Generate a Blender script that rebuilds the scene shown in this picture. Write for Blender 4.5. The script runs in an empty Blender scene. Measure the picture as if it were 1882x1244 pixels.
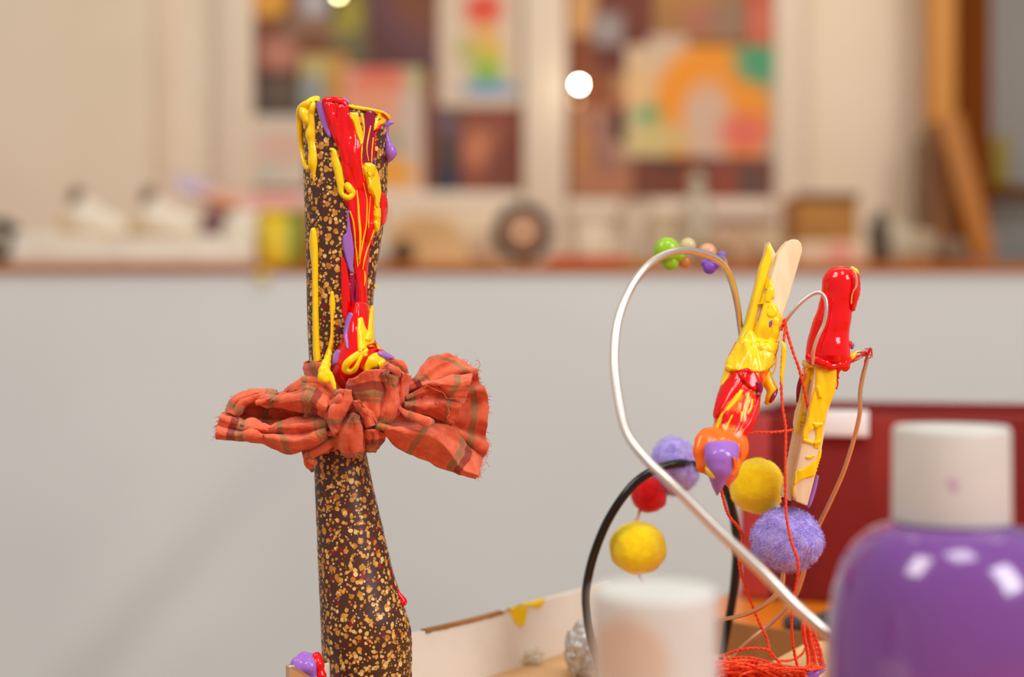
import bpy, bmesh, math, random
from mathutils import Vector, Matrix, noise
from mathutils.bvhtree import BVHTree

random.seed(7)
F = 50.0 / 36.0 * 1882.0        # focal length in photograph pixels
H = 0.76                        # camera height above the floor
CX, CY = 941.0, 622.0
CAM = Vector((0, 0, H))
FOCUS = 0.430
col = bpy.context.scene.collection


def at(px, py, D):
    return Vector(((px - CX) * D / F, D, H + (CY - py) * D / F))


def lin(c):
    c = c / 255.0
    return c / 12.92 if c <= 0.04045 else ((c + 0.055) / 1.055) ** 2.4


def L3(rgb):
    return (lin(rgb[0]), lin(rgb[1]), lin(rgb[2]), 1.0)


# ------------------------------------------------------------------ materials
class NT:
    def __init__(self, name):
        self.m = bpy.data.materials.new(name)
        self.m.use_nodes = True
        self.t = self.m.node_tree
        self.b = self.t.nodes['Principled BSDF']

    def n(self, typ, **kw):
        nd = self.t.nodes.new(typ)
        for k, v in kw.items():
            setattr(nd, k, v)
        return nd

    def l(self, a, b):
        self.t.links.new(a, b)

    def math(self, op, a, b=None, clamp=False):
        nd = self.n('ShaderNodeMath', operation=op)
        nd.use_clamp = clamp
        for i, v in enumerate((a, b)):
            if v is None:
                continue
            if isinstance(v, (int, float)):
                nd.inputs[i].default_value = v
            else:
                self.l(v, nd.inputs[i])
        return nd.outputs[0]

    def ramp(self, fac, lo, hi, smooth=True):
        nd = self.n('ShaderNodeMapRange')
        nd.interpolation_type = 'SMOOTHSTEP' if smooth else 'LINEAR'
        self.l(fac, nd.inputs[0])
        for i, v in ((1, lo), (2, hi)):
            if isinstance(v, (int, float)):
                nd.inputs[i].default_value = v
            else:
                self.l(v, nd.inputs[i])
        return nd.outputs[0]

    def mix(self, fac, a, b):
        nd = self.n('ShaderNodeMix', data_type='RGBA')
        if isinstance(fac, (int, float)):
            nd.inputs[0].default_value = fac
        else:
            self.l(fac, nd.inputs[0])
        for i, v in ((6, a), (7, b)):
            if isinstance(v, tuple):
                nd.inputs[i].default_value = v
            else:
                self.l(v, nd.inputs[i])
        return nd.outputs[2]

    def noise(self, vec, scale, detail=3.0, rough=0.5):
        nd = self.n('ShaderNodeTexNoise')
        nd.inputs['Scale'].default_value = scale
        nd.inputs['Detail'].default_value = detail
        nd.inputs['Roughness'].default_value = rough
        if vec is not None:
            self.l(vec, nd.inputs['Vector'])
        return nd

    def coord(self, which='Object'):
        return self.n('ShaderNodeTexCoord').outputs[which]

    def bump(self, height, strength=0.3, dist=0.001):
        nd = self.n('ShaderNodeBump')
        nd.inputs['Strength'].default_value = strength
        nd.inputs['Distance'].default_value = dist
        self.l(height, nd.inputs['Height'])
        self.l(nd.outputs[0], self.b.inputs['Normal'])

    def set(self, **kw):
        for k, v in kw.items():
            self.b.inputs[k.replace('_', ' ')].default_value = v
        return self


def plain(name, rgb, rough=0.5, **kw):
    t = NT(name)
    t.b.inputs['Base Color'].default_value = L3(rgb)
    t.b.inputs['Roughness'].default_value = rough
    for k, v in kw.items():
        t.b.inputs[k.replace('_', ' ')].default_value = v
    return t.m


def mottled(name, a, b, rough=0.6, scale=60, stretch=(1, 1, 1), bump=0.1, dist=0.0005, **kw):
    t = NT(name)
    mp = t.n('ShaderNodeMapping')
    mp.inputs['Scale'].default_value = stretch
    t.l(t.coord(), mp.inputs[0])
    ns = t.noise(mp.outputs[0], scale, 4)
    f = t.ramp(ns.outputs[0], 0.35, 0.65)
    t.l(t.mix(f, L3(a), L3(b)), t.b.inputs['Base Color'])
    t.b.inputs['Roughness'].default_value = rough
    for k, v in kw.items():
        t.b.inputs[k.replace('_', ' ')].default_value = v
    if bump:
        t.bump(ns.outputs[0], bump, dist)
    return t.m


def paintmat(name, rgb, rough=0.14):
    t = NT(name)
    t.b.inputs['Base Color'].default_value = L3(rgb)
    t.b.inputs['Roughness'].default_value = rough
    t.b.inputs['IOR'].default_value = 1.48
    t.b.inputs['Subsurface Weight'].default_value = 0.0
    ns = t.noise(t.coord(), 420, 2)
    t.bump(ns.outputs[0], 0.16, 0.0006)
    return t.m


RED = paintmat('wet_red_paint', (232, 0, 8), 0.1)
YEL = paintmat('wet_yellow_paint', (255, 210, 10), 0.2)
PUR = paintmat('wet_purple_paint', (160, 108, 200), 0.18)
MAR = paintmat('wet_maroon_paint', (150, 14, 62), 0.1)
ORA = paintmat('wet_orange_paint', (255, 112, 16), 0.22)


def speckle():
    t = NT('speckled_brown_vinyl')
    oc = t.coord()
    warp = t.noise(oc, 900, 2)
    vm = t.n('ShaderNodeVectorMath', operation='MULTIPLY_ADD')
    t.l(warp.outputs['Color'], vm.inputs[0])
    vm.inputs[1].default_value = (0.0005, 0.0005, 0.0005)
    t.l(oc, vm.inputs[2])
    colr = L3((74, 40, 26))
    # fine weave
    big = t.noise(oc, 55, 2)
    for (sc, rmin, rmax, ca, cb, keep, off) in (
            (430, 0.16, 0.42, (120, 10, 22), (146, 22, 24), 0.55, 3.1),
            (400, 0.16, 0.46, (178, 112, 24), (210, 150, 52), 0.8, 0.0),
            (640, 0.16, 0.46, (186, 120, 28), (226, 172, 78), 0.8, 1.7),
            (540, 0.16, 0.46, (216, 164, 76), (246, 214, 142), 0.55, 5.2),
            (900, 0.14, 0.44, (200, 138, 40), (240, 200, 120), 0.55, 8.3)):
        mp = t.n('ShaderNodeMapping')
        mp.inputs['Location'].default_value = (off, off * 0.7, off * 1.3)
        t.l(vm.outputs[0], mp.inputs[0])
        vo = t.n('ShaderNodeTexVoronoi')
        vo.inputs['Scale'].default_value = sc
        vo.inputs['Randomness'].default_value = 0.9
        t.l(mp.outputs[0], vo.inputs['Vector'])
        sep = t.n('ShaderNodeSeparateColor')
        t.l(vo.outputs['Color'], sep.inputs[0])
        rad = t.math('MULTIPLY_ADD', sep.outputs[0], rmax - rmin)
        rad_n = rad.node
        rad_n.inputs[2].default_value = rmin
        inside = t.math('LESS_THAN', vo.outputs['Distance'], rad)
        pick = t.math('LESS_THAN', sep.outputs[1], keep)
        fac = t.math('MULTIPLY', inside, pick)
        dc = t.mix(sep.outputs[2], L3(ca), L3(cb))
        colr = t.mix(fac, colr, dc)
    t.l(colr, t.b.inputs['Base Color'])
    t.b.inputs['Roughness'].default_value = 0.42
    w = t.n('ShaderNodeTexWave', wave_type='BANDS', bands_direction='Z')
    w.inputs['Scale'].default_value = 640
    w.inputs['Distortion'].default_value = 2.5
    t.l(oc, w.inputs['Vector'])
    t.bump(w.outputs[0], 0.12, 0.0002)
    return t.m


SPECK = speckle()


def cloth(name, base=(246, 112, 70), shift=0.0):
    """coral woven cotton with olive and rust stripes across its length (uv in millimetres)"""
    t = NT(name)
    uv = t.n('ShaderNodeUVMap').outputs[0]
    sep = t.n('ShaderNodeSeparateXYZ')
    t.l(uv, sep.inputs[0])
    wob = t.noise(uv, 0.35, 2)
    u = t.math('ADD', t.math('ADD', sep.outputs[0], shift), t.math('MULTIPLY', wob.outputs[0], 0.5))
    ns = t.noise(t.coord(), 260, 4)
    c = t.mix(t.ramp(ns.outputs[0], 0.35, 0.68), L3((base[0] - 14, base[1] - 14, base[2] - 10)), L3((base[0] + 8, base[1] + 12, base[2] + 10)))
    OL, RU = L3((166, 118, 72)), L3((142, 46, 34))

    def stripe(cur, period, off, half, colour):
        m = t.math('ABSOLUTE', t.math('SUBTRACT', t.math('MODULO', t.math('ADD', u, off + 1000 * period), period), period / 2))
        return t.mix(t.math('MULTIPLY', t.ramp(m, half + 0.22, half - 0.05), 0.86), cur, colour)
    c = stripe(c, 13.0, 0.0, 0.95, OL)
    c = stripe(c, 26.0, 4.6, 0.45, OL)
    c = stripe(c, 26.0, 6.4, 0.35, OL)
    c = stripe(c, 31.0, 11.0, 1.1, RU)
    w1 = t.n('ShaderNodeTexWave', wave_type='BANDS', bands_direction='X')
    w2 = t.n('ShaderNodeTexWave', wave_type='BANDS', bands_direction='Y')
    for w in (w1, w2):
        w.inputs['Scale'].default_value = 1.05
        w.inputs['Distortion'].default_value = 0.8
        t.l(uv, w.inputs['Vector'])
    hh = t.math('ADD', w1.outputs[0], w2.outputs[0])
    c = t.mix(t.math('MULTIPLY', t.ramp(hh, 0.9, 0.2), 0.18), c, L3((120, 34, 22)))
    t.l(c, t.b.inputs['Base Color'])
    t.b.inputs['Roughness'].default_value = 0.85
    t.b.inputs['Sheen Weight'].default_value = 0.25
    t.b.inputs['Specular IOR Level'].default_value = 0.2
    t.bump(t.math('ADD', hh, t.math('MULTIPLY', ns.outputs[0], 3.0)), 0.45, 0.00035)
    return t.m


CLOTH = cloth('coral_striped_cotton')
CLOTH2 = cloth('coral_striped_cotton_b', shift=5.2)
CLOTH3 = cloth('coral_striped_cotton_c', shift=8.8)
WOODPEG = mottled('pale_birch', (232, 200, 154), (243, 216, 176), 0.6, 240, (1, 1, 0.12), 0.15, 0.0004)
ALU = plain('brushed_aluminium', (226, 216, 205), 0.3, Metallic=0.88)
COPPER = plain('warm_soft_wire', (222, 176, 132), 0.3, Metallic=0.75)
BLACKV = plain('black_plastic_cord', (12, 11, 11), 0.22)
THREAD = mottled('orange_cotton_thread', (236, 56, 14), (250, 84, 28), 0.7, 900, (1, 1, 1), 0.3, 0.0002)
REDTH = plain('red_cotton_thread', (214, 30, 18), 0.7)
CARD_W = mottled('white_coated_card', (232, 222, 208), (240, 232, 220), 0.45, 30, (1, 1, 1), 0.05, 0.0004)
CARD_B = mottled('raw_brown_card', (150, 100, 52), (166, 114, 62), 0.8, 90, (1, 1, 0.2), 0.15, 0.0004)
CARD_T = mottled('tan_card', (206, 160, 108), (216, 172, 122), 0.75, 60, (1, 1, 1), 0.1, 0.0004)
CREAM = mottled('cream_painted_wood', (232, 214, 188), (238, 221, 197), 0.55, 6, (1, 1, 0.3), 0.05, 0.002)


# ------------------------------------------------------------------ builders
def mk(name, verts, faces, mat, parent=None, smooth=True, uv=None, solid=0.0, mats=None, fmat=None):
    """one mesh object; verts are given in world space, the origin goes to the base"""
    me = bpy.data.meshes.new(name)
    vs = [Vector(v) for v in verts]
    if parent is not None:
        org = parent['_o']
        org = Vector(org)
    else:
        lo = Vector((min(v.x for v in vs), min(v.y for v in vs), min(v.z for v in vs)))
        hi = Vector((max(v.x for v in vs), max(v.y for v in vs), max(v.z for v in vs)))
        org = Vector(((lo.x + hi.x) / 2, (lo.y + hi.y) / 2, lo.z))
    me.from_pydata([v - org for v in vs], [], faces)
    me.materials.append(mat)
    for m in (mats or []):
        me.materials.append(m)
    if uv is not None:
        lay = me.uv_layers.new(name='UVMap')
        for p in me.polygons:
            for li in p.loop_indices:
                lay.data[li].uv = uv[me.loops[li].vertex_index]
    for i, p in enumerate(me.polygons):
        p.use_smooth = smooth
        if fmat:
            p.material_index = fmat[i]
    me.update()
    o = bpy.data.objects.new(name, me)
    col.objects.link(o)
    if parent is not None:
        o.parent = parent
    else:
        o.location = org
    o['_o'] = tuple(org)
    if solid:
        s = o.modifiers.new('thickness', 'SOLIDIFY')
        s.thickness = solid
        s.offset = -1
    return o


def thing(o, label, cat, group=None, kind=None):
    o['label'] = label
    o['category'] = cat
    if group:
        o['group'] = group
    if kind:
        o['kind'] = kind
    return o


def empty(name, loc, label, cat, group=None):
    o = bpy.data.objects.new(name, None)
    o.empty_display_size = 0.01
    col.objects.link(o)
    o.location = loc
    o['_o'] = tuple(loc)
    return thing(o, label, cat, group)


def struct(o):
    o['kind'] = 'structure'
    return o


def cr(pts, n):
    """Catmull-Rom resample of tuples of any dimension"""
    P = [tuple(p) for p in pts]
    if len(P) == 2:
        P = [P[0], tuple((a + b) / 2 for a, b in zip(*P)), P[1]]
    m = len(P) - 1
    P = [tuple(2 * a - b for a, b in zip(P[0], P[1]))] + P + [tuple(2 * a - b for a, b in zip(P[-1], P[-2]))]
    out = []
    for i in range(n):
        t = i / (n - 1) * m
        k = min(int(t), m - 1)
        f = t - k
        p0, p1, p2, p3 = P[k:k + 4]
        out.append(tuple(0.5 * (2 * b + (c - a) * f + (2 * a - 5 * b + 4 * c - d) * f * f + (3 * b - a - 3 * c + d) * f ** 3)
                         for a, b, c, d in zip(p0, p1, p2, p3)))
    return out


def tube_geo(pts, radii, nseg=10, wob=0.0, flat=1.0):
    """swept tube with rounded ends"""
    pts = [Vector(p) for p in pts]
    V, Fc = [], []
    t0 = (pts[1] - pts[0]).normalized()
    up = Vector((0, 1, 0)) if abs(t0.y) < 0.9 else Vector((1, 0, 0))
    nrm = (up - t0 * up.dot(t0)).normalized()
    N = len(pts)
    for i, p in enumerate(pts):
        t = (pts[min(i + 1, N - 1)] - pts[max(i - 1, 0)])
        if t.length < 1e-9:
            t = t0
        t = t.normalized()
        nrm = (nrm - t * nrm.dot(t))
        nrm = nrm.normalized() if nrm.length > 1e-6 else t.orthogonal().normalized()
        bi = t.cross(nrm)
        r = radii[i] if not isinstance(radii, (int, float)) else radii
        for k in range(nseg):
            a = 2 * math.pi * k / nseg
            d = nrm * math.cos(a) * flat + bi * math.sin(a)
            rr = r
            if wob:
                q = p + d * r
                rr = r * (1 + wob * noise.noise(q * 420))
            V.append(p + d * rr)
    for i in range(N - 1):
        for k in range(nseg):
            a, b = i * nseg + k, i * nseg + (k + 1) % nseg
            Fc.append((a, b, b + nseg, a + nseg))
    # rounded caps
    for end, i in ((0, 0), (1, N - 1)):
        t = (pts[1] - pts[0]).normalized() * -1 if end == 0 else (pts[-1] - pts[-2]).normalized()
        r = radii[i] if not isinstance(radii, (int, float)) else radii
        base = [i * nseg + k for k in range(nseg)]
        prev = base
        for st in (0.5, 0.85):
            ring = []
            for k in range(nseg):
                v = V[base[k]]
                c = pts[i]
                ring.append(len(V))
                V.append(c + (v - c) * math.sqrt(1 - st * st) + t * r * st * min(1, flat))
            for k in range(nseg):
                q = (prev[k], prev[(k + 1) % nseg], ring[(k + 1) % nseg], ring[k])
                Fc.append(q if end else q[::-1])
            prev = ring
        tip = len(V)
        V.append(pts[i] + t * r * min(1, flat))
        for k in range(nseg):
            q = (prev[k], prev[(k + 1) % nseg], tip)
            Fc.append(q if end else q[::-1])
    return V, Fc


def path3(pts, n):
    """pixel path (px,py,D[,r_px]) to world points and radii"""
    rs = cr(pts, n)
    P = [at(p[0], p[1], p[2]) for p in rs]
    R = [max(0.00008, p[3]) * p[2] / F for p in rs] if len(rs[0]) > 3 else None
    return P, R


def wire(name, pts, r_px, mat, n=60, parent=None, nseg=10, flat=1.0, wob=0.0):
    pts = [p if len(p) > 3 else (*p, r_px) for p in pts]
    P, R = path3(pts, n)
    V, Fc = tube_geo(P, R, nseg, wob, flat)
    return mk(name, V, Fc, mat, parent)


def join(geos):
    V, Fc = [], []
    for v, f in geos:
        o = len(V)
        V += list(v)
        Fc += [tuple(i + o for i in q) for q in f]
    return V, Fc


def box_geo(c, sx, sy, sz, rot=0.0, bev=0.0, tilt=None):
    bm = bmesh.new()
    bmesh.ops.create_cube(bm, size=1)
    for v in bm.verts:
        v.co = Vector((v.co.x * sx, v.co.y * sy, v.co.z * sz))
    if bev:
        bmesh.ops.bevel(bm, geom=list(bm.edges), offset=bev, segments=2, affect='EDGES', profile=0.5)
    M = Matrix.Rotation(rot, 4, 'Z')
    if tilt:
        M = M @ Matrix.Rotation(tilt, 4, 'Y')
    M = Matrix.Translation(Vector(c)) @ M
    bm.transform(M)
    bm.verts.index_update()
    V = [v.co.copy() for v in bm.verts]
    Fc = [tuple(v.index for v in f.verts) for f in bm.faces]
    bm.free()
    return V, Fc


def pbox(x0, y0, x1, y1, D, depth, bev=0.001, rot=0.0, tilt=None):
    """box whose front face fills a pixel rectangle at distance D"""
    a, b = at(x0, y0, D), at(x1, y1, D)
    c = (a + b) / 2 + Vector((0, depth / 2, 0))
    return box_geo(c, abs(b.x - a.x), depth, abs(a.z - b.z), rot, bev, tilt)


def lathe_geo(prof, c, n=64, wob=0.0):
    V, Fc = [], []
    for (r, z) in prof:
        for k in range(n):
            a = 2 * math.pi * k / n
            V.append(Vector((c[0] + r * math.cos(a), c[1] + r * math.sin(a), z)))
    for i in range(len(prof) - 1):
        for k in range(n):
            a, b = i * n + k, i * n + (k + 1) % n
            Fc.append((a, b, b + n, a + n))
    Fc.append(tuple(range(n))[::-1])
    Fc.append(tuple((len(prof) - 1) * n + k for k in range(n)))
    return V, Fc


def ball_geo(c, rx, ry, rz, sub=3, wob=0.0, freq=60.0, seed=0.0):
    bm = bmesh.new()
    bmesh.ops.create_icosphere(bm, subdivisions=sub, radius=1)
    V = []
    for v in bm.verts:
        q = v.co.copy()
        k = 1 + wob * noise.noise(q * freq + Vector((seed, seed * 2, seed * 3)))
        V.append(Vector((c[0] + q.x * rx * k, c[1] + q.y * ry * k, c[2] + q.z * rz * k)))
    bm.verts.index_update()
    Fc = [tuple(v.index for v in f.verts) for f in bm.faces]
    bm.free()
    return V, Fc


def blobs(name, spots, mat, parent=None, vox=0.0006):
    """wet lumps run together: balls (px,py,D,r_px[,ry_px]) fused by a voxel remesh"""
    gs = []
    for s in spots:
        r = s[3] * s[2] / F
        rz = (s[4] if len(s) > 4 else s[3]) * s[2] / F
        gs.append(ball_geo(at(*s[:3]), r, min(r, rz), rz, 3))
    V, Fc = join(gs)
    o = mk(name, V, Fc, mat, parent)
    m = o.modifiers.new('fuse', 'REMESH')
    m.mode = 'VOXEL'
    m.voxel_size = vox
    m.use_smooth_shade = True
    s = o.modifiers.new('flow', 'SMOOTH')
    s.iterations = 10
    s.factor = 0.6
    return o


class Surf:
    """surface that paint is laid on"""

    def __init__(self):
        self.V, self.F, self.b = [], [], None

    def add(self, V, Fc):
        o = len(self.V)
        self.V += [Vector(v) for v in V]
        self.F += [tuple(i + o for i in q) for q in Fc]
        self.b = None

    def hit(self, px, py, D):
        if self.b is None:
            self.b = BVHTree.FromPolygons(self.V, self.F)
        d = (at(px, py, 1.0) - CAM).normalized()
        loc, nor, idx, dist = self.b.ray_cast(CAM, d)
        if loc is None:
            q = at(px, py, D)
            loc, nor, idx, dist = self.b.find_nearest(q)
            return loc, (CAM - loc).normalized(), False
        if nor.dot(d) > 0:
            nor = -nor
        return loc, nor, True


def lay(name, surf, rows, h, mat, parent, D=FOCUS, N=None, M=14, edge=0.22, bury=True, rip=0.0):
    """a film of paint laid over a surface; rows of (left x, left y, right x, right y) pixels; h in millimetres"""
    N = N or max(10, len(rows) * 6)
    rr = cr(rows, N)
    # arc length for the rounded ends
    mid = [Vector(((r[0] + r[2]) / 2, (r[1] + r[3]) / 2)) for r in rr]
    s = [0.0]
    for a, b in zip(mid, mid[1:]):
        s.append(s[-1] + (b - a).length)
    tot = s[-1]
    wmean = sum(math.hypot(r[2] - r[0], r[3] - r[1]) for r in rr) / N
    cap = max(2.0, min(wmean * 0.5, tot * 0.25))
    V, Fc = [], []
    for i, r in enumerate(rr):
        e = min(s[i], tot - s[i]) / cap
        e = math.sqrt(max(0.0, 1 - (1 - min(1, e)) ** 2))
        for j in range(M + 1):
            u = j / M
            x, y = r[0] + (r[2] - r[0]) * u, r[1] + (r[3] - r[1]) * u
            loc, nor, ok = surf.hit(x, y, D)
            c = (nor + (CAM - loc).normalized() * 0.5).normalized()
            q = min(u, 1 - u) / edge
            pr = math.sqrt(max(0.0, 1 - (1 - min(1, q)) ** 2))
            k = h * 0.001 * pr * e
            if rip and pr > 0.5:
                k *= 1 + rip * noise.noise(Vector((x * 0.11, y * 0.018, h)))
            if (j in (0, M) or i in (0, N - 1)):
                k = -0.00012
            V.append(loc + c * k)
    for i in range(N - 1):
        for j in range(M):
            a = i * (M + 1) + j
            Fc.append((a, a + 1, a + M + 2, a + M + 1))
    surf.add(V, Fc)
    return mk(name, V, Fc, mat, parent)


def run(name, surf, pts, h, mat, parent, D=FOCUS, N=None, M=8):
    """a running drip: pixel path of (px,py,width)"""
    N = N or max(16, len(pts) * 8)
    rs = cr(pts, N)
    s = [0.0]
    for a, b in zip(rs, rs[1:]):
        s.append(s[-1] + math.hypot(b[0] - a[0], b[1] - a[1]))
    rows = []
    for i, p in enumerate(rs):
        a, b = rs[max(0, i - 1)], rs[min(N - 1, i + 1)]
        tx, ty = b[0] - a[0], b[1] - a[1]
        ln = math.hypot(tx, ty) or 1
        nx, ny = -ty / ln, tx / ln
        w = max(0.6, p[2]) / 2
        e = min(s[i], s[-1] - s[i]) / max(1.0, w)
        w *= max(0.12, math.sqrt(max(0.0, 1 - (1 - min(1, e)) ** 2)))
        rows.append((p[0] - nx * w, p[1] - ny * w, p[0] + nx * w, p[1] + ny * w))
    return lay(name, surf, rows, h, mat, parent, D, N=N, M=M, edge=0.5)


def patch(name, rails, mat, parent, nu=40, nv=24, solid=0.0006, pleat=0.0, pk=3.0, crinkle=0.0004, seed=0.0, surf=None):
    """cloth lofted through rails of (px,py,D); rails run away from the knot"""
    R = [cr(r, nu) for r in rails]
    G = []
    for i in range(nu):
        G.append(cr([R[k][i] for k in range(len(R))], nv))
    P = [[at(*G[i][j]) for j in range(nv)] for i in range(nu)]
    V, Fc, UV = [], [], []
    ulen = [0.0]
    for i in range(1, nu):
        ulen.append(ulen[-1] + sum((P[i][j] - P[i - 1][j]).length for j in range(0, nv, 4)) / len(range(0, nv, 4)))
    for i in range(nu):
        vl = 0.0
        for j in range(nv):
            a, b = P[min(i + 1, nu - 1)][j], P[max(i - 1, 0)][j]
            c, d = P[i][min(j + 1, nv - 1)], P[i][max(j - 1, 0)]
            n = (a - b).cross(c - d)
            n = n.normalized() if n.length > 1e-14 else Vector((0, -1, 0))
            if n.y > 0:
                n = -n
            v = j / (nv - 1)
            u = i / (nu - 1)
            k = 0.0
            if pleat:
                ph = pk * v * 2 * math.pi + 1.6 * noise.noise(Vector((u * 2.2 + seed, v * 1.2, seed))) * 2
                w = math.sin(ph)
                k += pleat * (w if w > 0 else w * 0.6) * (1 - 0.35 * u)
            q = P[i][j]
            k += crinkle * noise.noise(q * 190 + Vector((seed, 0, 0))) * 1.5
            k += crinkle * 0.8 * (0.5 - abs(noise.noise(q * 120 + Vector((0, seed, 3)))) * 2)
            k += crinkle * 0.45 * noise.noise(q * 480 + Vector((seed, 0, 9)))
            k += crinkle * 1.1 * (0.45 - abs(noise.noise(Vector((v * 7, u * 1.7, seed * 1.7)))) * 2)
            k += crinkle * 0.5 * noise.noise(Vector((v * 19, u * 3.5, seed)))
            V.append(q + n * k)
            if j:
                vl += (P[i][j] - P[i][j - 1]).length
            UV.append((ulen[i] * 1000, vl * 1000))
    for i in range(nu - 1):
        for j in range(nv - 1):
            a = i * nv + j
            Fc.append((a, a + 1, a + nv + 1, a + nv))
    if surf is not None:
        surf.add(V, Fc)
    o = mk(name, V, Fc, mat, parent, uv=UV, solid=solid)
    return o, [[V[i * nv + j] for j in range(nv)] for i in range(nu)]


def roll(name, pts, mat, parent, n=36, nseg=18, crinkle=0.0004, seed=0.0, flat=0.8, surf=None):
    """a rolled or knotted length of cloth"""
    P, R = path3(pts, n)
    V, Fc = tube_geo(P, R, nseg, 0, flat)
    UV = []
    for i, v in enumerate(V):
        k = min(i // nseg, n - 1)
        UV.append((k * 0.8 + seed * 3, (i % nseg) * 0.9))
    out = []
    for i, v in enumerate(V):
        k = min(i // nseg, n - 1)
        n_ = (v - P[k])
        n_ = n_.normalized() if n_.length > 1e-9 else Vector((0, -1, 0))
        a = crinkle * (1.6 * noise.noise(v * 200 + Vector((seed, 2, 0))) - 1.6 * abs(noise.noise(v * 130 + Vector((0, seed, 0)))) + 0.4 * noise.noise(v * 520))
        out.append(v + n_ * a)
    if surf is not None:
        surf.add(out, Fc)
    return mk(name, out, Fc, mat, parent, uv=UV)


def hairs(name, spots, mat, parent, r=0.00007, ln=(0.001, 0.003), out=None):
    gs = []
    for (p, d) in spots:
        L = random.uniform(*ln)
        d = Vector(d).normalized()
        q = Vector((random.uniform(-1, 1), random.uniform(-1, 1), random.uniform(-1, 1))) * 0.7
        pts = [p, p + d * L * 0.4 + q * L * 0.15, p + d * L * 0.75 + q * L * 0.45, p + d * L + q * L * 0.75]
        gs.append(tube_geo([Vector(v) for v in cr(pts, 7)], r, 4))
    V, Fc = join(gs)
    return mk(name, V, Fc, mat, parent)


# ================================================================== ROOM
floor_m = mottled('grey_lino', (150, 140, 128), (160, 150, 138), 0.5, 8)
V, Fc = box_geo((0.2, 1.2, -0.02), 6, 6, 0.04)
struct(mk('floor', V, Fc, floor_m, smooth=False))
wall_m = mottled('warm_cream_wall', (234, 216, 188), (240, 224, 198), 0.7, 3, (1, 1, 1), 0.08, 0.002)
DW = 2.42
xr = at(1765, 0, DW).x
V, Fc = box_geo(((xr - 2.6) / 2, DW + 0.05, 1.2), xr + 2.6, 0.1, 2.4)
struct(mk('wall_back', V, Fc, wall_m, smooth=False))
grey_m = mottled('grey_painted_panel', (150, 147, 140), (160, 156, 148), 0.5, 5)
V, Fc = box_geo(((xr + 2.6) / 2, DW + 0.25, 1.2), 2.6 - xr, 0.1, 2.4)
struct(mk('wall_right', V, Fc, grey_m, smooth=False))


def trim(n, x0, y0, x1, y1, D, depth, mat=CREAM):
    V, Fc = pbox(x0, y0, x1, y1, D, depth, 0.003)
    return struct(mk('trim_%d' % n, V, Fc, mat))


ZT = -900
trim(1, 398, ZT, 464, 500, DW - 0.035, 0.034)
trim(2, 962, ZT, 1041, 500, DW - 0.04, 0.039)
trim(3, 1424, ZT, 1482, 500, DW - 0.035, 0.034)
trim(4, 466, 352, 960, 385, DW - 0.03, 0.029)
trim(5, 1043, 366, 1422, 400, DW - 0.03, 0.029)
trim(6, 284, ZT, 312, 470, DW - 0.008, 0.0075, mottled('peach_timber_strip', (234, 212, 184), (239, 219, 192), 0.5, 5))


def artmat(name, bg, spots, wob=0.10, gloss=0.6):
    """painted sheet: soft-edged patches of poster paint (u, v, ru, rv, rgb, soft)"""
    t = NT(name)
    g = t.coord('Generated')
    ns = t.noise(g, 5.0, 3)
    vm = t.n('ShaderNodeVectorMath', operation='MULTIPLY_ADD')
    t.l(ns.outputs['Color'], vm.inputs[0])
    vm.inputs[1].default_value = (wob, 0, wob)
    t.l(g, vm.inputs[2])
    sep = t.n('ShaderNodeSeparateXYZ')
    t.l(vm.outputs[0], sep.inputs[0])
    c = L3(bg)
    for (u, v, ru, rv, rgb, soft) in spots:
        dx = t.math('DIVIDE', t.math('SUBTRACT', sep.outputs[0], u + wob * 0.5), ru)
        dz = t.math('DIVIDE', t.math('SUBTRACT', sep.outputs[2], v + wob * 0.5), rv)
        d = t.math('SQRT', t.math('ADD', t.math('MULTIPLY', dx, dx), t.math('MULTIPLY', dz, dz)))
        c = t.mix(t.ramp(d, 1.0 + soft, 1.0 - soft), c, L3(rgb))
    if isinstance(c, tuple):
        t.b.inputs['Base Color'].default_value = c
    else:
        t.l(c, t.b.inputs['Base Color'])
    t.b.inputs['Roughness'].default_value = gloss
    return t.m


CORK = mottled('red_brown_pinboard', (128, 66, 36), (146, 80, 46), 0.7, 14, (1, 1, 1), 0.1, 0.001)
DBRD = DW - 0.016
for nm, (x0, x1, y1), lab in (('pinboard', (464, 962, 352), 'brown pinboard covered in paintings behind the speckled tube'),
                              ('pinboard', (1041, 1424, 366), 'brown pinboard on the right carrying the big orange arch painting')):
    V, Fc = pbox(x0, ZT, x1, y1, DBRD, 0.015, 0.002)
    thing(mk(nm, V, Fc, CORK), lab, 'pinboard', 'pinboards on the back wall')

sheet_no = [0]


def sheet(x0, y0, x1, y1, mat, label, cat='painting', name='painting', layer=0, group='artwork pinned to the boards', th=0.002):
    D = DBRD - 0.0022 - 0.0024 * layer - th * 0.0
    V, Fc = pbox(x0, y0, x1, y1, D, th, 0.0004)
    return thing(mk(name, V, Fc, mat, smooth=False), label, cat, group)


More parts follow.
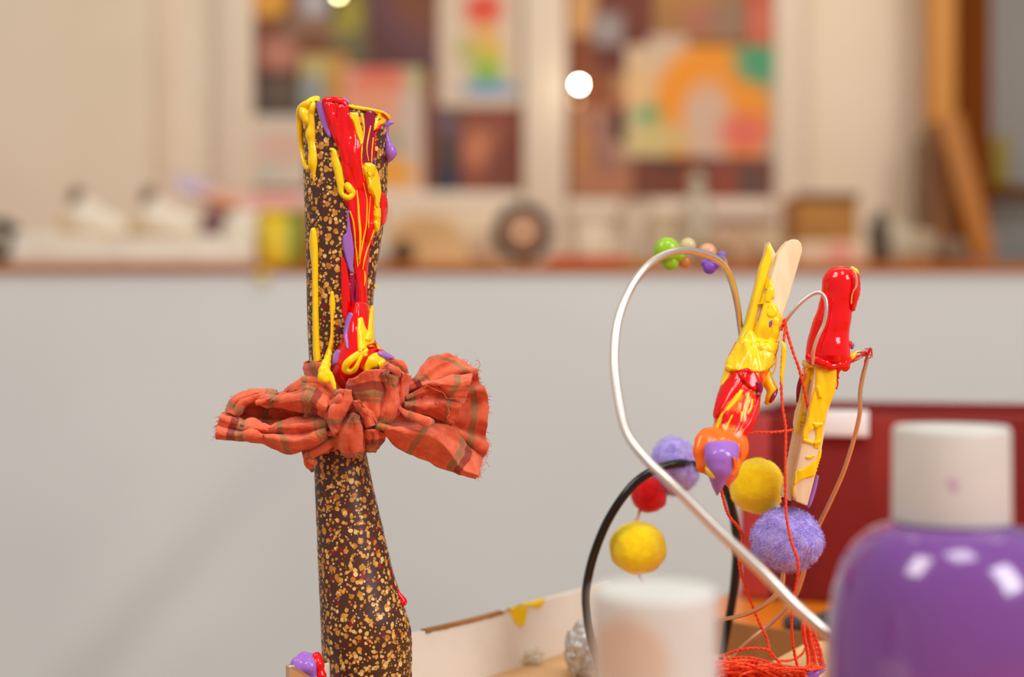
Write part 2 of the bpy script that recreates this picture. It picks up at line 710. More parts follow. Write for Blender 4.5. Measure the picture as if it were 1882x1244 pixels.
am = artmat
sheet(468, -40, 552, 62, am('art_a', (120, 62, 34), [(.32, .62, .42, .34, (222, 158, 50), .25)]), 'brown sheet with a golden yellow patch at top left of the left board', layer=0)
sheet(548, -40, 618, 34, am('art_b', (168, 156, 152), [(.5, .3, .3, .3, (186, 178, 180), .3)]), 'pale grey paper at the top of the left board', layer=1)
sheet(520, 28, 612, 72, am('art_c', (140, 102, 76), []), 'flat taupe paper strip above the pinkish round picture', layer=2)
sheet(472, 58, 560, 136, am('art_d', (116, 58, 36), [(.48, .5, .40, .42, (186, 122, 98), .25)]), 'brown square with a dusty pink disc on the left board', layer=1)
sheet(604, -40, 690, 116, am('art_e', (112, 92, 48), [(.35, .55, .4, .28, (156, 142, 46), .4), (.6, .15, .5, .2, (104, 96, 64), .4)]), 'olive green painting beside the dark arcs', layer=1)
sheet(676, -60, 806, 126, am('art_f', (92, 50, 46), [(.95, 1.0, .95, .92, (104, 62, 70), .12), (.95, 1.0, .78, .72, (118, 66, 50), .12), (.95, 1.0, .55, .52, (122, 72, 34), .12), (.95, 1.0, .3, .34, (108, 48, 44), .15)], .05), 'dark painting of purple and brown concentric arcs', layer=2)
sheet(470, 126, 556, 212, am('art_g', (62, 50, 42), [(.55, .5, .4, .3, (104, 84, 66), .5)]), 'dark charcoal picture on the left board', layer=0)
sheet(552, 100, 640, 200, am('art_h', (182, 152, 92), [(.3, .75, .4, .3, (192, 172, 104), .4), (.25, .3, .3, .3, (142, 150, 152), .4), (.85, .5, .22, .6, (204, 136, 26), .3)]), 'khaki and yellow painting with a blue grey corner', layer=2)
sheet(632, 124, 778, 352, am('art_i', (222, 196, 176), [(.45, .86, .42, .16, (224, 92, 66), .45), (.4, .66, .5, .22, (232, 156, 120), .5), (.72, .42, .2, .12, (130, 150, 96), .5), (.62, .16, .3, .14, (240, 166, 40), .5), (.9, .88, .14, .2, (184, 182, 128), .4), (.85, .55, .2, .3, (208, 184, 168), .5)], .12), 'white sheet with red, peach and orange paint behind the tube top', layer=3)
sheet(466, 212, 566, 344, am('art_j', (218, 204, 184), [(.55, .55, .5, .25, (222, 182, 160), .6), (.3, .2, .3, .12, (200, 196, 180), .5)]), 'white paper with a faint peach drawing left of the tube', layer=2)
sheet(806, -60, 958, 196, am('art_k', (220, 198, 172), [(.54, .70, .24, .12, (226, 74, 40), .45), (.56, .50, .2, .10, (232, 176, 104), .45), (.58, .38, .22, .08, (216, 190, 70), .4), (.58, .25, .2, .09, (140, 186, 66), .4), (.62, .13, .34, .05, (90, 150, 196), .4), (.34, .40, .13, .09, (186, 182, 108), .5), (.42, .92, .3, .05, (190, 200, 130), .5)], .06), 'white painting with a red spot over rainbow bands', layer=2)
sheet(800, 150, 882, 352, am('art_l', (118, 72, 46), [(.3, .62, .3, .14, (110, 86, 100), .5), (.35, .1, .55, .17, (40, 44, 66), .3), (.6, .8, .4, .12, (90, 64, 34), .5), (.3, .35, .3, .18, (74, 58, 56), .5)], .1), 'brown collage with a navy block under the rainbow painting', layer=1)
sheet(846, 204, 942, 350, am('art_m', (142, 72, 46), [(.36, .52, .3, .24, (198, 122, 84), .5), (.8, .3, .3, .3, (120, 58, 40), .5)]), 'rust brown picture with a pale orange glow', layer=2)
# right board
sheet(1046, -40, 1096, 66, am('art_n', (200, 150, 92), [(.45, .4, .4, .3, (214, 158, 96), .4)]), 'small tan card at the top left of the right board', layer=1)
sheet(1088, 24, 1146, 84, am('art_o', (148, 128, 120), [(.5, .5, .4, .4, (160, 146, 142), .4)]), 'small grey paper square on the right board', layer=2)
sheet(1094, -60, 1200, 132, am('art_p', (116, 48, 26), [(.3, .2, .5, .3, (102, 40, 24), .4)]), 'dark red brown sheet on the right board', layer=0)
sheet(1192, 66, 1262, 156, am('art_q', (208, 180, 160), [(.4, .3, .4, .3, (196, 160, 140), .4)]), 'pale pink paper tucked beside the orange arch painting', layer=1)
sheet(1196, -60, 1392, 76, am('art_r', (168, 116, 62), [(.5, .35, .2, .22, (176, 104, 86), .5), (.78, .3, .2, .3, (150, 118, 90), .5), (.3, .7, .3, .3, (178, 124, 60), .5)], .1), 'tan brown painting above the orange arch', layer=0)
sheet(1372, -60, 1423, 84, am('art_s', (192, 82, 48), [(.6, .3, .5, .3, (206, 108, 76), .4)]), 'brick red paper strip at the right edge of the right board', layer=2)
sheet(1128, 136, 1200, 262, am('art_u', (178, 136, 92), [(.35, .5, .3, .3, (196, 96, 70), .5), (.7, .7, .3, .3, (206, 166, 116), .4)]), 'tan paper with a reddish smudge beside the arch painting', layer=1)
sheet(1150, 84, 1424, 288, am('art_t', (216, 186, 150), [(.84, .84, .34, .40, (74, 156, 108), .25), (1.0, .5, .12, .5, (118, 158, 140), .3), (.58, .42, .40, .62, (242, 150, 16), .14), (.55, .26, .17, .40, (216, 180, 152), .3), (.92, .86, .2, .22, (74, 156, 108), .4), (.80, .22, .16, .18, (228, 110, 84), .5), (.14, .40, .10, .11, (102, 164, 104), .4), (.08, .62, .12, .2, (226, 184, 126), .4), (.2, .16, .2, .14, (210, 188, 120), .5)], .07), 'big white painting of an orange arch with a teal corner', layer=3)
sheet(1048, 196, 1164, 362, am('art_v', (168, 112, 76), [(.5, .6, .4, .3, (144, 94, 84), .5), (.2, .5, .2, .3, (178, 122, 66), .5), (.9, .6, .3, .2, (184, 140, 112), .5), (.6, .12, .5, .14, (178, 114, 76), .5)], .1), 'mauve brown cardboard picture under the glowing ball', layer=1)
sheet(1168, 288, 1246, 368, am('art_w', (116, 54, 26), [(.8, .9, .3, .2, (70, 44, 30), .4)]), 'dark brown card at the foot of the right board', layer=1)
sheet(1286, 262, 1420, 366, am('art_x', (124, 58, 36), [(.4, .3, .2, .4, (148, 62, 32), .5), (.25, .8, .25, .2, (112, 72, 72), .5), (.7, .3, .2, .3, (96, 66, 56), .5)], .1), 'dark red brown painting right of the pale bottle', layer=2)


# glowing balls; the dim one stands in for a ghost reflection
def emis(name, rgb, s):
    t = NT(name)
    t.b.inputs['Base Color'].default_value = L3(rgb)
    t.b.inputs['Emission Color'].default_value = L3(rgb)
    t.b.inputs['Emission Strength'].default_value = s
    return t.m


SOCK = plain('dark_bulb_socket', (70, 50, 36), 0.5)


def bulb_or_glow(px, py, D, r, mat, label):
    c = at(px, py, D)
    e = empty('glow_ball', (c.x, c.y, c.z - r), label, 'light', 'fairy light and glowing balls in front of the pinboards')
    V, Fc = ball_geo(c, r, r, r, 3)
    mk('bulb_or_glow', V, Fc, mat, e)
    V, Fc = tube_geo([c + Vector((0, 0.004, r * 0.4)), c + Vector((0, 0.012, r)), c + Vector((0, DW - 0.02 - D, r + 0.01))], r * 0.35, 8)
    mk('socket', V, Fc, SOCK, e)


bulb_or_glow(1064.5, 155, DW - 0.10, 0.0040, emis('bright_glow', (255, 244, 222), 130), 'bright round ball glowing in front of the right pinboard')  # bright spot drawn as an emissive ball
bulb_or_glow(1060, 187, DW - 0.10, 0.0040, emis('ghost_reflection_glow', (255, 214, 160), 1.6), 'faint glowing ball for the ghost reflection below the bright ball')  # ghost reflection of the bright spot, added as a dim emissive ball
bulb_or_glow(622, -10, DW - 0.10, 0.0040, emis('warm_bulb_glass', (255, 238, 180), 26), 'warm fairy light at the top edge above the left pinboard')

# timber at the right end of the wall
TIMB = mottled('lit_orange_timber', (210, 142, 58), (222, 154, 70), 0.55, 14, (1, 1, .1), .1, .001)  # light orange puts the post's lit face into the colour
TIMD = mottled('dark_or_shaded_timber', (104, 50, 0), (118, 58, 3), 0.7, 14, (1, 1, .1), .1, .001, Specular_IOR_Level=.1)  # dark timber; on the post this colour paints its shaded face
D = 2.30
V, Fc = pbox(1712, ZT, 1757, 228, D, 0.05, 0.003)
thing(mk('timber_post', V, Fc, TIMB), 'lit face of the timber post at the end of the cream wall, coloured light orange', 'post')
V, Fc = pbox(1711, 229, 1758, 470, D + .004, 0.05, 0.003)
thing(mk('timber_post', V, Fc, mottled('dull_brown_timber', (134, 88, 44), (148, 98, 52), 0.7, 14, (1, 1, .1))), 'dull brown lower part of the timber post', 'post')  # lower part of the post, coloured a duller brown
V, Fc = pbox(1759, ZT, 1822, 470, D, 0.09, 0.003)
thing(mk('timber_post', V, Fc, TIMD), 'shaded face of the timber post against the grey panel, coloured dark brown', 'post')
a, b = at(1742, 214, D - 0.035), at(1810, 478, D - 0.035)
V, Fc = box_geo((a + b) / 2, 0.036, 0.02, (b - a).length, 0, 0.003, math.atan2(b.x - a.x, b.z - a.z) )
thing(mk('timber_brace', V, Fc, mottled('brace_pine', (180, 112, 34), (192, 124, 44), 0.55, 14, (1, 1, .1))), 'slanting orange timber brace leaning against the post', 'brace')
V, Fc = pbox(1698, 250, 1710, 470, D - 0.01, 0.06, 0.002)
thing(mk('timber_batten', V, Fc, mottled('brown_batten', (122, 88, 60), (134, 98, 66), .6, 14)), 'narrow brown batten left of the timber posts', 'batten')
V, Fc = pbox(1816, 340, 1990, 364, 2.5, 0.05, 0.002)
thing(mk('wall_rail', V, Fc, TIMD), 'dark brown horizontal rail across the grey panel', 'rail')
V, Fc = pbox(1826, 250, 1856, 342, 2.5, 0.03, 0.002)
thing(mk('hanging_card', V, Fc, plain('olive_yellow_card', (158, 138, 40), .6)), 'olive yellow card hanging on the grey panel', 'card')

# ------------------------------------------------------------------ back table with cloth front
DS = 1.86
zt = at(0, 484, DS).z
SHELF = mottled('orange_brown_tabletop', (168, 88, 14), (184, 100, 22), 0.6, 8, (.2, 1, 1), .05, .001, Specular_IOR_Level=.15)
bt = empty('craft_table', (0.0, DS + 0.26, 0), 'long table with orange brown top and a white cloth front', 'table')
V, Fc = box_geo((0, DS + 0.26, zt - 0.007), 3.4, 0.52, 0.0135, 0, 0.002)
mk('tabletop', V, Fc, SHELF, bt)
for sx in (-1.6, 1.6):
    for sy in (0.05, 0.47):
        V, Fc = box_geo((sx, DS + sy, (zt - 0.014) / 2), 0.05, 0.05, zt - 0.014, 0, 0.003)
        mk('leg', V, Fc, TIMD, bt)
SKIRT = mottled('white_table_cloth', (222, 218, 214), (228, 224, 220), 0.85, 2, (1, 1, 1), .03, .002)
V, Fc = [], []
nx, nz = 150, 90
for i in range(nx):
    for k in range(nz):
        x = -1.65 + 3.3 * i / (nx - 1)
        f = k / (nz - 1)
        z = zt - 0.0135 - f * (zt - 0.0135 - 0.01)
        d = 0.010 * math.sin(x * 7 + 1.0) * f + 0.006 * math.sin(x * 15 + z * 6) * f
        g = (x + 0.47) * 0.72 + (z - 0.36) * 0.70
        g2 = -(x + 0.47) * 0.70 + (z - 0.36) * 0.72
        gx = (z - 0.335) - (x + 0.51) * 1.25
        d += -0.012 * math.exp(-(gx / 0.045) ** 2) * max(0, min(1, (0.62 - z) * 5)) * (1 if x < -0.2 else math.exp(-((x + 0.2) / 0.1) ** 2))
        d += 0.010 * math.exp(-((gx - 0.10) / 0.07) ** 2) * max(0, min(1, (0.62 - z) * 4)) * (1 if x < -0.2 else math.exp(-((x + 0.2) / 0.1) ** 2))
        V.append((x, DS + 0.006 - d * 0.8, z))
for i in range(nx - 1):
    for k in range(nz - 1):
        a = i * nz + k
        Fc.append((a, a + nz, a + nz + 1, a + 1))
mk('cloth_skirt', V, Fc, SKIRT, bt, solid=0.0015)

# ------------------------------------------------------------------ things on the back table
WHITE = mottled('chalky_white_plaster', (232, 220, 200), (242, 232, 214), 0.8, 26, (1, 1, 1), .3, .002)
TAN = mottled('tan_clay', (206, 172, 124), (216, 184, 140), 0.8, 30)
DARKB = plain('dark_cavity_brown', (112, 82, 60), 0.8)


def P(px, D):
    return (px - CX) * D / F


def px2m(n, D):
    return n * D / F


def zoff(D):      # height of the back tabletop
    return zt


def stand(px0, px1, ytop, D):
    """x range and height of something standing on the back tabletop"""
    return P(px0, D), P(px1, D), H + (CY - ytop) * D / F


# white plaster slab
x0, x1, z1 = stand(38, 474, 436, 1.93)
V, Fc = box_geo(((x0 + x1) / 2, 1.98, (zt + z1) / 2), x1 - x0, 0.16, z1 - zt, 0, 0.004)
bm = bmesh.new()
vs = [bm.verts.new(v) for v in V]
for f in Fc:
    bm.faces.new([vs[i] for i in f])
bmesh.ops.subdivide_edges(bm, edges=list(bm.edges), cuts=4, use_grid_fill=True)
for v in bm.verts:
    if v.co.z > zt + 0.006:
        v.co.z += 0.007 * noise.noise(v.co * 22)
    v.co.x += 0.008 * noise.noise(v.co * 14 + Vector((4, 0, 0)))
bm.verts.index_update()
V = [v.co.copy() for v in bm.verts]
Fc = [tuple(v.index for v in f.verts) for f in bm.faces]
bm.free()
zslab = z1
thing(mk('plaster_slab', V, Fc, WHITE), 'long white plaster slab lying on the left of the back table', 'slab')


def shoe(px, D, label, w=118):
    """white plaster shoe: sole, sloping upper with an open ankle"""
    xc = P(px, D)
    z0 = zslab + 0.004
    s = px2m(w, D)
    e = empty('plaster_shoe', (xc, D + 0.05, z0), label, 'shoe', 'white plaster shoes on the slab')
    V, Fc = [], []
    secs = [(-.46, .30, .62, 1.05), (-.40, .36, .78, 1.0), (-.2, .36, .72, 1.0), (0, .34, .52, 1.0), (.2, .34, .40, 1.0), (.38, .30, .30, 1.0), (.5, .16, .16, 1.0)]
    n = 16
    secs = cr(secs, 22)
    for (u, hw, ht, _) in secs:
        for k in range(n):
            a = 2 * math.pi * k / n
            yy = math.cos(a) * hw * s * 0.5
            zz = max(0.0, (math.sin(a) * 0.5 + 0.5)) * ht * s * 0.92
            V.append(Vector((xc + u * s, D + 0.05 + yy, z0 + zz)))
    for i in range(len(secs) - 1):
        for k in range(n):
            a, b = i * n + k, i * n + (k + 1) % n
            Fc.append((a, b, b + n, a + n))
    Fc.append(tuple(range(n))[::-1])
    Fc.append(tuple((len(secs) - 1) * n + k for k in range(n)))
    mk('upper', V, Fc, WHITE, e)
    V, Fc = box_geo((xc, D + 0.05, z0 + 0.004), s * 1.06, s * 0.42, 0.008, 0, 0.003)
    mk('sole', V, Fc, TAN, e)
    V, Fc = ball_geo((xc - s * 0.36, D + 0.045, z0 + s * 0.62), s * 0.13, s * 0.15, s * 0.17, 3, .2, 2)
    mk('ankle_opening', V, Fc, DARKB, e)
    V, Fc = tube_geo([Vector((xc - s * 0.45, D + 0.02, z0 + s * 0.3)), Vector((xc - s * 0.5, D + 0.02, z0 + s * 0.12)), Vector((xc - s * 0.47, D + 0.02, z0 + 0.004))], s * 0.07, 8)
    mk('heel_tab', V, Fc, TAN, e)


shoe(165, 1.93, 'white plaster shoe nearest the black reel')
shoe(300, 1.93, 'white plaster shoe beside the painted lilac paper')
V, Fc = ball_geo((P(378, 1.9), 1.95, zslab + 0.022), .016, .016, .020, 3, .25, 2)
thing(mk('painted_pebble', V, Fc, plain('plum_paint', (122, 74, 82), .5)), 'plum coloured pebble resting on the white slab', 'pebble')
V, Fc = ball_geo((P(440, 1.9), 1.94, zslab + 0.016), .03, .02, .022, 3, .3, 2)
thing(mk('plaster_lump', V, Fc, WHITE), 'white plaster lump on the slab next to the yellow tub', 'lump')
# folded painted paper resting on things behind
a = [(322, 318, 2.06), (372, 330, 2.06), (430, 350, 2.06), (500, 352, 2.06), (560, 350, 2.06)]
b = [(330, 352, 2.02), (385, 362, 2.02), (440, 378, 2.02), (500, 382, 2.02), (560, 384, 2.02)]
c = [(380, 372, 2.06), (402, 392, 2.06), (440, 396, 2.06), (500, 470, 2.06), (560, 484, 2.06)]
LIL = artmat('lilac_and_peach_paper', (222, 182, 176), [(.12, .72, .28, .5, (200, 180, 204), .5), (.36, .5, .2, .3, (232, 168, 126), .4), (.8, .6, .2, .3, (226, 160, 150), .5)], .1)
o, _ = patch('painted_paper', [a, b, c], LIL, None, 24, 14, .001, 0, 0, .001)
thing(o, 'folded lilac and peach painted paper behind the white slab', 'paper')
# yellow and green tub, on the very edge
xc, zc1 = P(513, 1.90), H + (CY - 388) * 1.90 / F
e = empty('paint_tub', (xc, 1.90 + 0.032, zt), 'yellow tub with a green side standing left of the speckled tube', 'tub')
r = px2m(44, 1.9)
V, Fc = lathe_geo([(r * .86, zt), (r * .9, zt + .004), (r, zc1), (r * .9, zc1), (r * .85, zt + .01)], (xc, 1.93), 40)
YG = NT('yellow_green_tub')
g = YG.coord('Generated')
s_ = YG.n('ShaderNodeSeparateXYZ')
YG.l(g, s_.inputs[0])
YG.l(YG.mix(YG.ramp(s_.outputs[0], .60, .68), L3((238, 200, 26)), L3((138, 148, 32))), YG.b.inputs['Base Color'])
mk('body', V, Fc, YG.m, e)
V, Fc = lathe_geo([(r * .95, zc1 - .004), (r * 1.06, zc1 - .003), (r * 1.06, zc1 + .002), (r * .95, zc1 + .002)], (xc, 1.93), 40)
mk('rim', V, Fc, YG.m, e)
V, Fc = ball_geo(at(483, 508, 1.862), .010, .004, .012, 3, .2, 2)
thing(mk('paint_splash', V, Fc, plain('thin_yellow_paint', (224, 196, 110), .4)), 'pale yellow paint run over the table edge below the yellow tub', 'paint')
V, Fc = pbox(556, 384, 612, 486, 1.99, .05, .003)
thing(mk('book', V, Fc, plain('terracotta_cover', (190, 100, 66), .6)), 'terracotta book standing behind the speckled tube', 'book')

# black reel far left
def reel(px, py, rpx, D, hole, label, hubm, depth=.035):
    c = at(px, py, D)
    R_ = px2m(rpx, D)
    e = empty('rubber_wheel', (c.x, c.y + depth / 2, c.z - R_), label, 'wheel', 'small wheels on the back table')
    V, Fc = [], []
    n, m = 56, 14
    rt = R_ * (1 - hole) / 2
    rm = R_ - rt
    for i in range(n):
        a = 2 * math.pi * i / n
        for k in range(m):
            b_ = 2 * math.pi * k / m
            rr = rm + rt * math.cos(b_) * (1 + .04 * math.sin(a * 26))
            V.append(Vector((c.x + rr * math.cos(a), c.y + depth / 2 + math.sin(b_) * depth * .5, c.z + rr * math.sin(a))))
    for i in range(n):
        for k in range(m):
            Fc.append((i * m + k, ((i + 1) % n) * m + k, ((i + 1) % n) * m + (k + 1) % m, i * m + (k + 1) % m))
    mk('tyre', V, Fc, plain('black_rubber_%d' % px, (14, 10, 7), .75), e)
    V, Fc = tube_geo([c + Vector((0, depth * .1, 0)), c + Vector((0, depth * .9, 0))], R_ * hole * 1.02, 36, 0, 1)
    V = [Vector((v.x, min(max(v.y, c.y + depth * .05), c.y + depth * .95), v.z)) for v in V]
    mk('hub', V, Fc, hubm, e)
    V, Fc = tube_geo([c + Vector((0, -.002, 0)), c + Vector((0, depth * .5, 0))], R_ * .08, 12)
    mk('axle', V, Fc, DARKB, e)


reel(961, 425, 55, 1.93, .60, 'black tyre with a peach coloured hub right of the wooden block', plain('peach_hub', (204, 156, 118), .6))
reel(-8, 440, 40, 1.90, .4, 'dark reel cut off by the left edge of the picture', plain('cream_hub', (206, 190, 160), .6))

# cardboard house / block right of the tube
x0, x1, z1 = stand(706, 926, 384, 2.03)
V, Fc = box_geo(((x0 + x1) / 2, 2.07, (zt + z1) / 2), x1 - x0, .08, z1 - zt, 0, .002)
thing(mk('cream_carton', V, Fc, mottled('cream_carton_card', (226, 200, 164), (234, 210, 176), .7, 12)), 'cream carton standing between the speckled tube and the tyre', 'carton')
x0, x1, z1 = stand(716, 866, 396, 1.93)
e = empty('wooden_block', ((x0 + x1) / 2, 1.96, zt), 'tan arched wooden block in front of the cream carton', 'block')
prof = [(-.5, 0), (-.5, .62), (-.42, .84), (-.26, .97), (-.05, 1), (.2, .92), (.36, .7), (.46, .4), (.5, 0)]
prof = cr(prof, 26)
V, Fc = [], []
for yy in (1.93, 1.99):
    for (u, v) in prof:
        V.append(Vector(((x0 + x1) / 2 + u * (x1 - x0), yy, zt + v * (z1 - zt))))
n = len(prof)
Fc.append(tuple(range(n))[::-1])
Fc.append(tuple(range(n, 2 * n)))
for i in range(n - 1):
    Fc.append((i, i + 1, n + i + 1, n + i))
Fc.append((n - 1, 0, n, 2 * n - 1))
mk('block', V, Fc, mottled('tan_wood', (206, 160, 104), (216, 174, 118), .6, 14), e, smooth=False)
V, Fc = ball_geo(at(742, 466, 1.928), .016, .004, .020, 3, .15, 2)
mk('hole', V, Fc, plain('dark_knot_hole', (96, 62, 30), .7), e)
V, Fc = ball_geo(at(700, 462, 1.92), .012, .012, .022, 3, .2, 2)
thing(mk('white_pebble', V, Fc, plain('grey_white_stone', (200, 188, 170), .6)), 'greyish white stone beside the tan wooden block', 'stone')
# red cloth strip
V, Fc = box_geo((P(1082, 1.9), 1.93, zt + .006), px2m(150, 1.9), .07, .012, .05, .004)
thing(mk('red_cloth', V, Fc, mottled('red_felt', (186, 48, 22), (202, 62, 30), .9, 40)), 'flat folded red cloth right of the tyre', 'cloth')
V, Fc = box_geo((P(1186, 1.9), 1.92, zt + .004), px2m(80, 1.9), .06, .008, -.05, .003)
thing(mk('olive_felt', V, Fc, plain('olive_felt', (172, 128, 44), .9)), 'olive yellow felt piece beside the red cloth', 'felt')
# pale bottle
xc = P(1281, 2.05)
z1 = H + (CY - 318) * 2.05 / F
r = px2m(25, 2.05)
e = empty('glue_bottle', (xc, 2.05, zt), 'pale grey bottle in front of the right pinboard', 'bottle')
V, Fc = lathe_geo([(r * .9, zt), (r, zt + .004), (r, zt + (z1 - zt) * .62), (r * .86, zt + (z1 - zt) * .74), (r * .45, zt + (z1 - zt) * .84), (r * .42, zt + (z1 - zt) * .88)], (xc, 2.05), 36)
mk('body', V, Fc, plain('pale_grey_plastic', (194, 180, 152), .4), e)
V, Fc = lathe_geo([(r * .62, zt + (z1 - zt) * .86), (r * .6, z1 - .01), (r * .3, z1)], (xc, 2.05), 28)
mk('cap', V, Fc, plain('grey_cap', (186, 176, 150), .4), e)
for (a0, a1, yt, D, mat, nm, lab, ct) in (
        (1046, 1128, 404, 2.14, plain('off_white_tin', (218, 200, 172), .5), 'paper_cup', 'off white paper cup right of the black tyre', 'cup'),
        (1140, 1196, 372, 2.14, plain('greyish_cream_tin', (200, 178, 154), .5), 'paper_cup', 'greyish cream cup left of the pale bottle', 'cup'),
        (1198, 1250, 398, 2.1, plain('sand_tin', (198, 176, 140), .5), 'paper_cup', 'low sand coloured cup touching the pale bottle', 'cup')):
    xc = P((a0 + a1) / 2, D)
    r = px2m((a1 - a0) / 2, D)
    z1 = H + (CY - yt) * D / F
    e = empty(nm, (xc, D, zt), lab, ct, 'cups on the back table')
    V, Fc = lathe_geo([(r * .8, zt), (r * .82, zt + .003), (r, z1), (r * .92, z1), (r * .74, zt + .006)], (xc, D), 36)
    mk('body', V, Fc, mat, e)
    V, Fc = lathe_geo([(r * .98, z1 - .003), (r * 1.06, z1 - .001), (r * 1.06, z1 + .002), (r * .96, z1 + .002)], (xc, D), 36)
    mk('rim', V, Fc, mat, e)
V, Fc = ball_geo((P(1352, 1.98), 2.0, zt + .027), .042, .03, .029, 4, .3, 1.8)
thing(mk('clay_mound', V, Fc, mottled('taupe_clay', (176, 142, 108), (192, 160, 126), .8, 30)), 'taupe clay mound right of the pale bottle', 'clay')
V, Fc = ball_geo((P(1415, 2.0), 2.05, zt + .032), .030, .03, .034, 4, .3, 1.8, 5)
thing(mk('clay_mound', V, Fc, mottled('sandy_clay', (196, 168, 132), (206, 180, 144), .8, 30)), 'sandy clay mound left of the brown box', 'clay')
# open brown box
x0, x1, z1 = stand(1466, 1576, 356, 2.08)
zb = zt
e = empty('cardboard_box', ((x0 + x1) / 2, 2.14, zb), 'open brown cardboard box behind the pink spotted paper', 'box')
KB = mottled('kraft_card', (168, 112, 44), (180, 124, 54), .75, 20)
KD = plain('dark_kraft_lip', (112, 72, 32), .8)
for nm, (cx, cy, sx, sy) in (('front_panel', ((x0 + x1) / 2, 2.082, x1 - x0, .004)), ('back_panel', ((x0 + x1) / 2, 2.2, x1 - x0, .004)),
                             ('side_panel', (x0 + .002, 2.141, .004, .114)), ('side_panel', (x1 - .002, 2.141, .004, .114))):
    V, Fc = box_geo((cx, cy, (zb + z1) / 2), sx, sy, z1 - zb, 0, .0005)
    mk(nm, V, Fc, KB, e)
V, Fc = box_geo(((x0 + x1) / 2, 2.079, z1 - .005), (x1 - x0) * 1.03, .003, .012, 0, .0005)
mk('lip', V, Fc, KD, e)
# paper with pink spot, low heap
V, Fc = box_geo((P(1536, 1.92), 1.97, zt + .0165), px2m(136, 1.92), .09, .033, -.06, .006)
thing(mk('painted_card', V, Fc, artmat('cream_card_pink_spot', (216, 186, 154), [(.56, .55, .18, .35, (222, 136, 122), .5)], .06)), 'cream card stack with a pink spot in front of the brown box', 'card')
for i, (px, py, rx, rz, c, lab) in enumerate((
        (1626, 436, 20, 26, (84, 74, 62), 'dark grey lump among the scraps near the timber posts'),
        (1664, 446, 36, 40, (186, 172, 146), 'pale stone grey lump right of the dark grey lump'),
        (1716, 452, 34, 34, (170, 150, 122), 'taupe lump at the foot of the slanting brace'),
        (1764, 462, 26, 24, (122, 100, 78), 'brown lump under the slanting brace'),
        (1618, 470, 34, 18, (200, 160, 104), 'flat sandy lump at the front of the scraps'),
        (1690, 476, 46, 12, (196, 146, 84), 'flat orange tan lump along the table edge'))):
    D = 1.93
    zc = H + (CY - py) * D / F
    rzz = px2m(rz, D)
    rzz = max(rzz, (zc - zt) * 1.0)
    V, Fc = ball_geo((P(px, D), D + .03 + .015 * (i % 3), zc), px2m(rx, D), .02, zc - zt, 3, .25, 1.7, i)
    V = [Vector((v.x, v.y, max(v.z, zt))) for v in V]
    thing(mk('papier_mache_lump', V, Fc, plain('lump_%d' % i, c, .8)), lab, 'lump', 'papier mache lumps on the back table')

# ================================================================== WORK TABLE
e1 = Vector((0.595, 0.804, 0)).normalized()
e2 = Vector((e1.y, -e1.x, 0))
TT = H - 0.1200                       # table top height
Lc = Vector((-0.0668, 0.42, 0))       # left corner of the tray
ANG = math.atan2(e1.y, e1.x)


def tb(u, v, z):
    p = Lc + e1 * u + e2 * v
    return Vector((p.x, p.y, z))


TABM = mottled('orange_varnished_pine', (222, 118, 14), (232, 130, 22), 0.35, 16, (1, .12, 1), .05, .001)
wt = empty('work_table', tb(.15, .5, 0), 'orange varnished worktable under the white tray', 'table')
c = tb(.2, .515, TT - .012)
V, Fc = box_geo(c, 1.5, 1.06, .024, ANG, .003)
mk('tabletop', V, Fc, TABM, wt)
for (u, v) in ((-.48, .06), (.88, .06), (-.48, .97), (.88, .97)):
    V, Fc = box_geo(tb(u, v, (TT - .024) / 2), .05, .05, TT - .024, ANG, .003)
    mk('leg', V, Fc, TABM, wt)

# ------------------------------------------------------------------ white card tray
ZR = H - 0.0964                        # rim
ZF = H - 0.1180                        # inner floor
LEN, WID, T = 0.176, 0.128, 0.0016
tray = empty('card_tray', tb(LEN / 2, WID / 2, TT), 'white cardboard tray with brown cut rim holding the tube and the pegs', 'tray')


def wall_strip(name, p0, p1, top, mat_in, th, nsub=24, inward=None, rim=CARD_B):
    """a card wall along p0..p1; top(t) is the rim height; brown rim"""
    V, Fc, fm = [], [], []
    for i in range(nsub + 1):
        t = i / nsub
        p = p0.lerp(p1, t)
        zt_ = top(t)
        for q in (p, p + inward * th):
            V.append(Vector((q.x, q.y, TT)))
            V.append(Vector((q.x, q.y, zt_)))
    for i in range(nsub):
        a = i * 4
        b = a + 4
        Fc += [(a, a + 1, b + 1, b), (a + 2, b + 2, b + 3, a + 3), (a + 1, a + 3, b + 3, b + 1), (a, b, b + 2, a + 2)]
        fm += [0, 0, 1, 1]
    Fc += [(0, 2, 3, 1), (nsub * 4, nsub * 4 + 1, nsub * 4 + 3, nsub * 4 + 2)]
    fm += [1, 1]
    return mk(name, V, Fc, mat_in, tray, smooth=False, mats=[rim], fmat=fm), V, Fc


tray_s = Surf()
# far-left long wall: white, its rim brown only along one bare stretch
def rimtop(t):
    return ZR + .0004 * math.sin(t * 9) - .0032 * max(0, 1 - abs(t - .09) / .09)


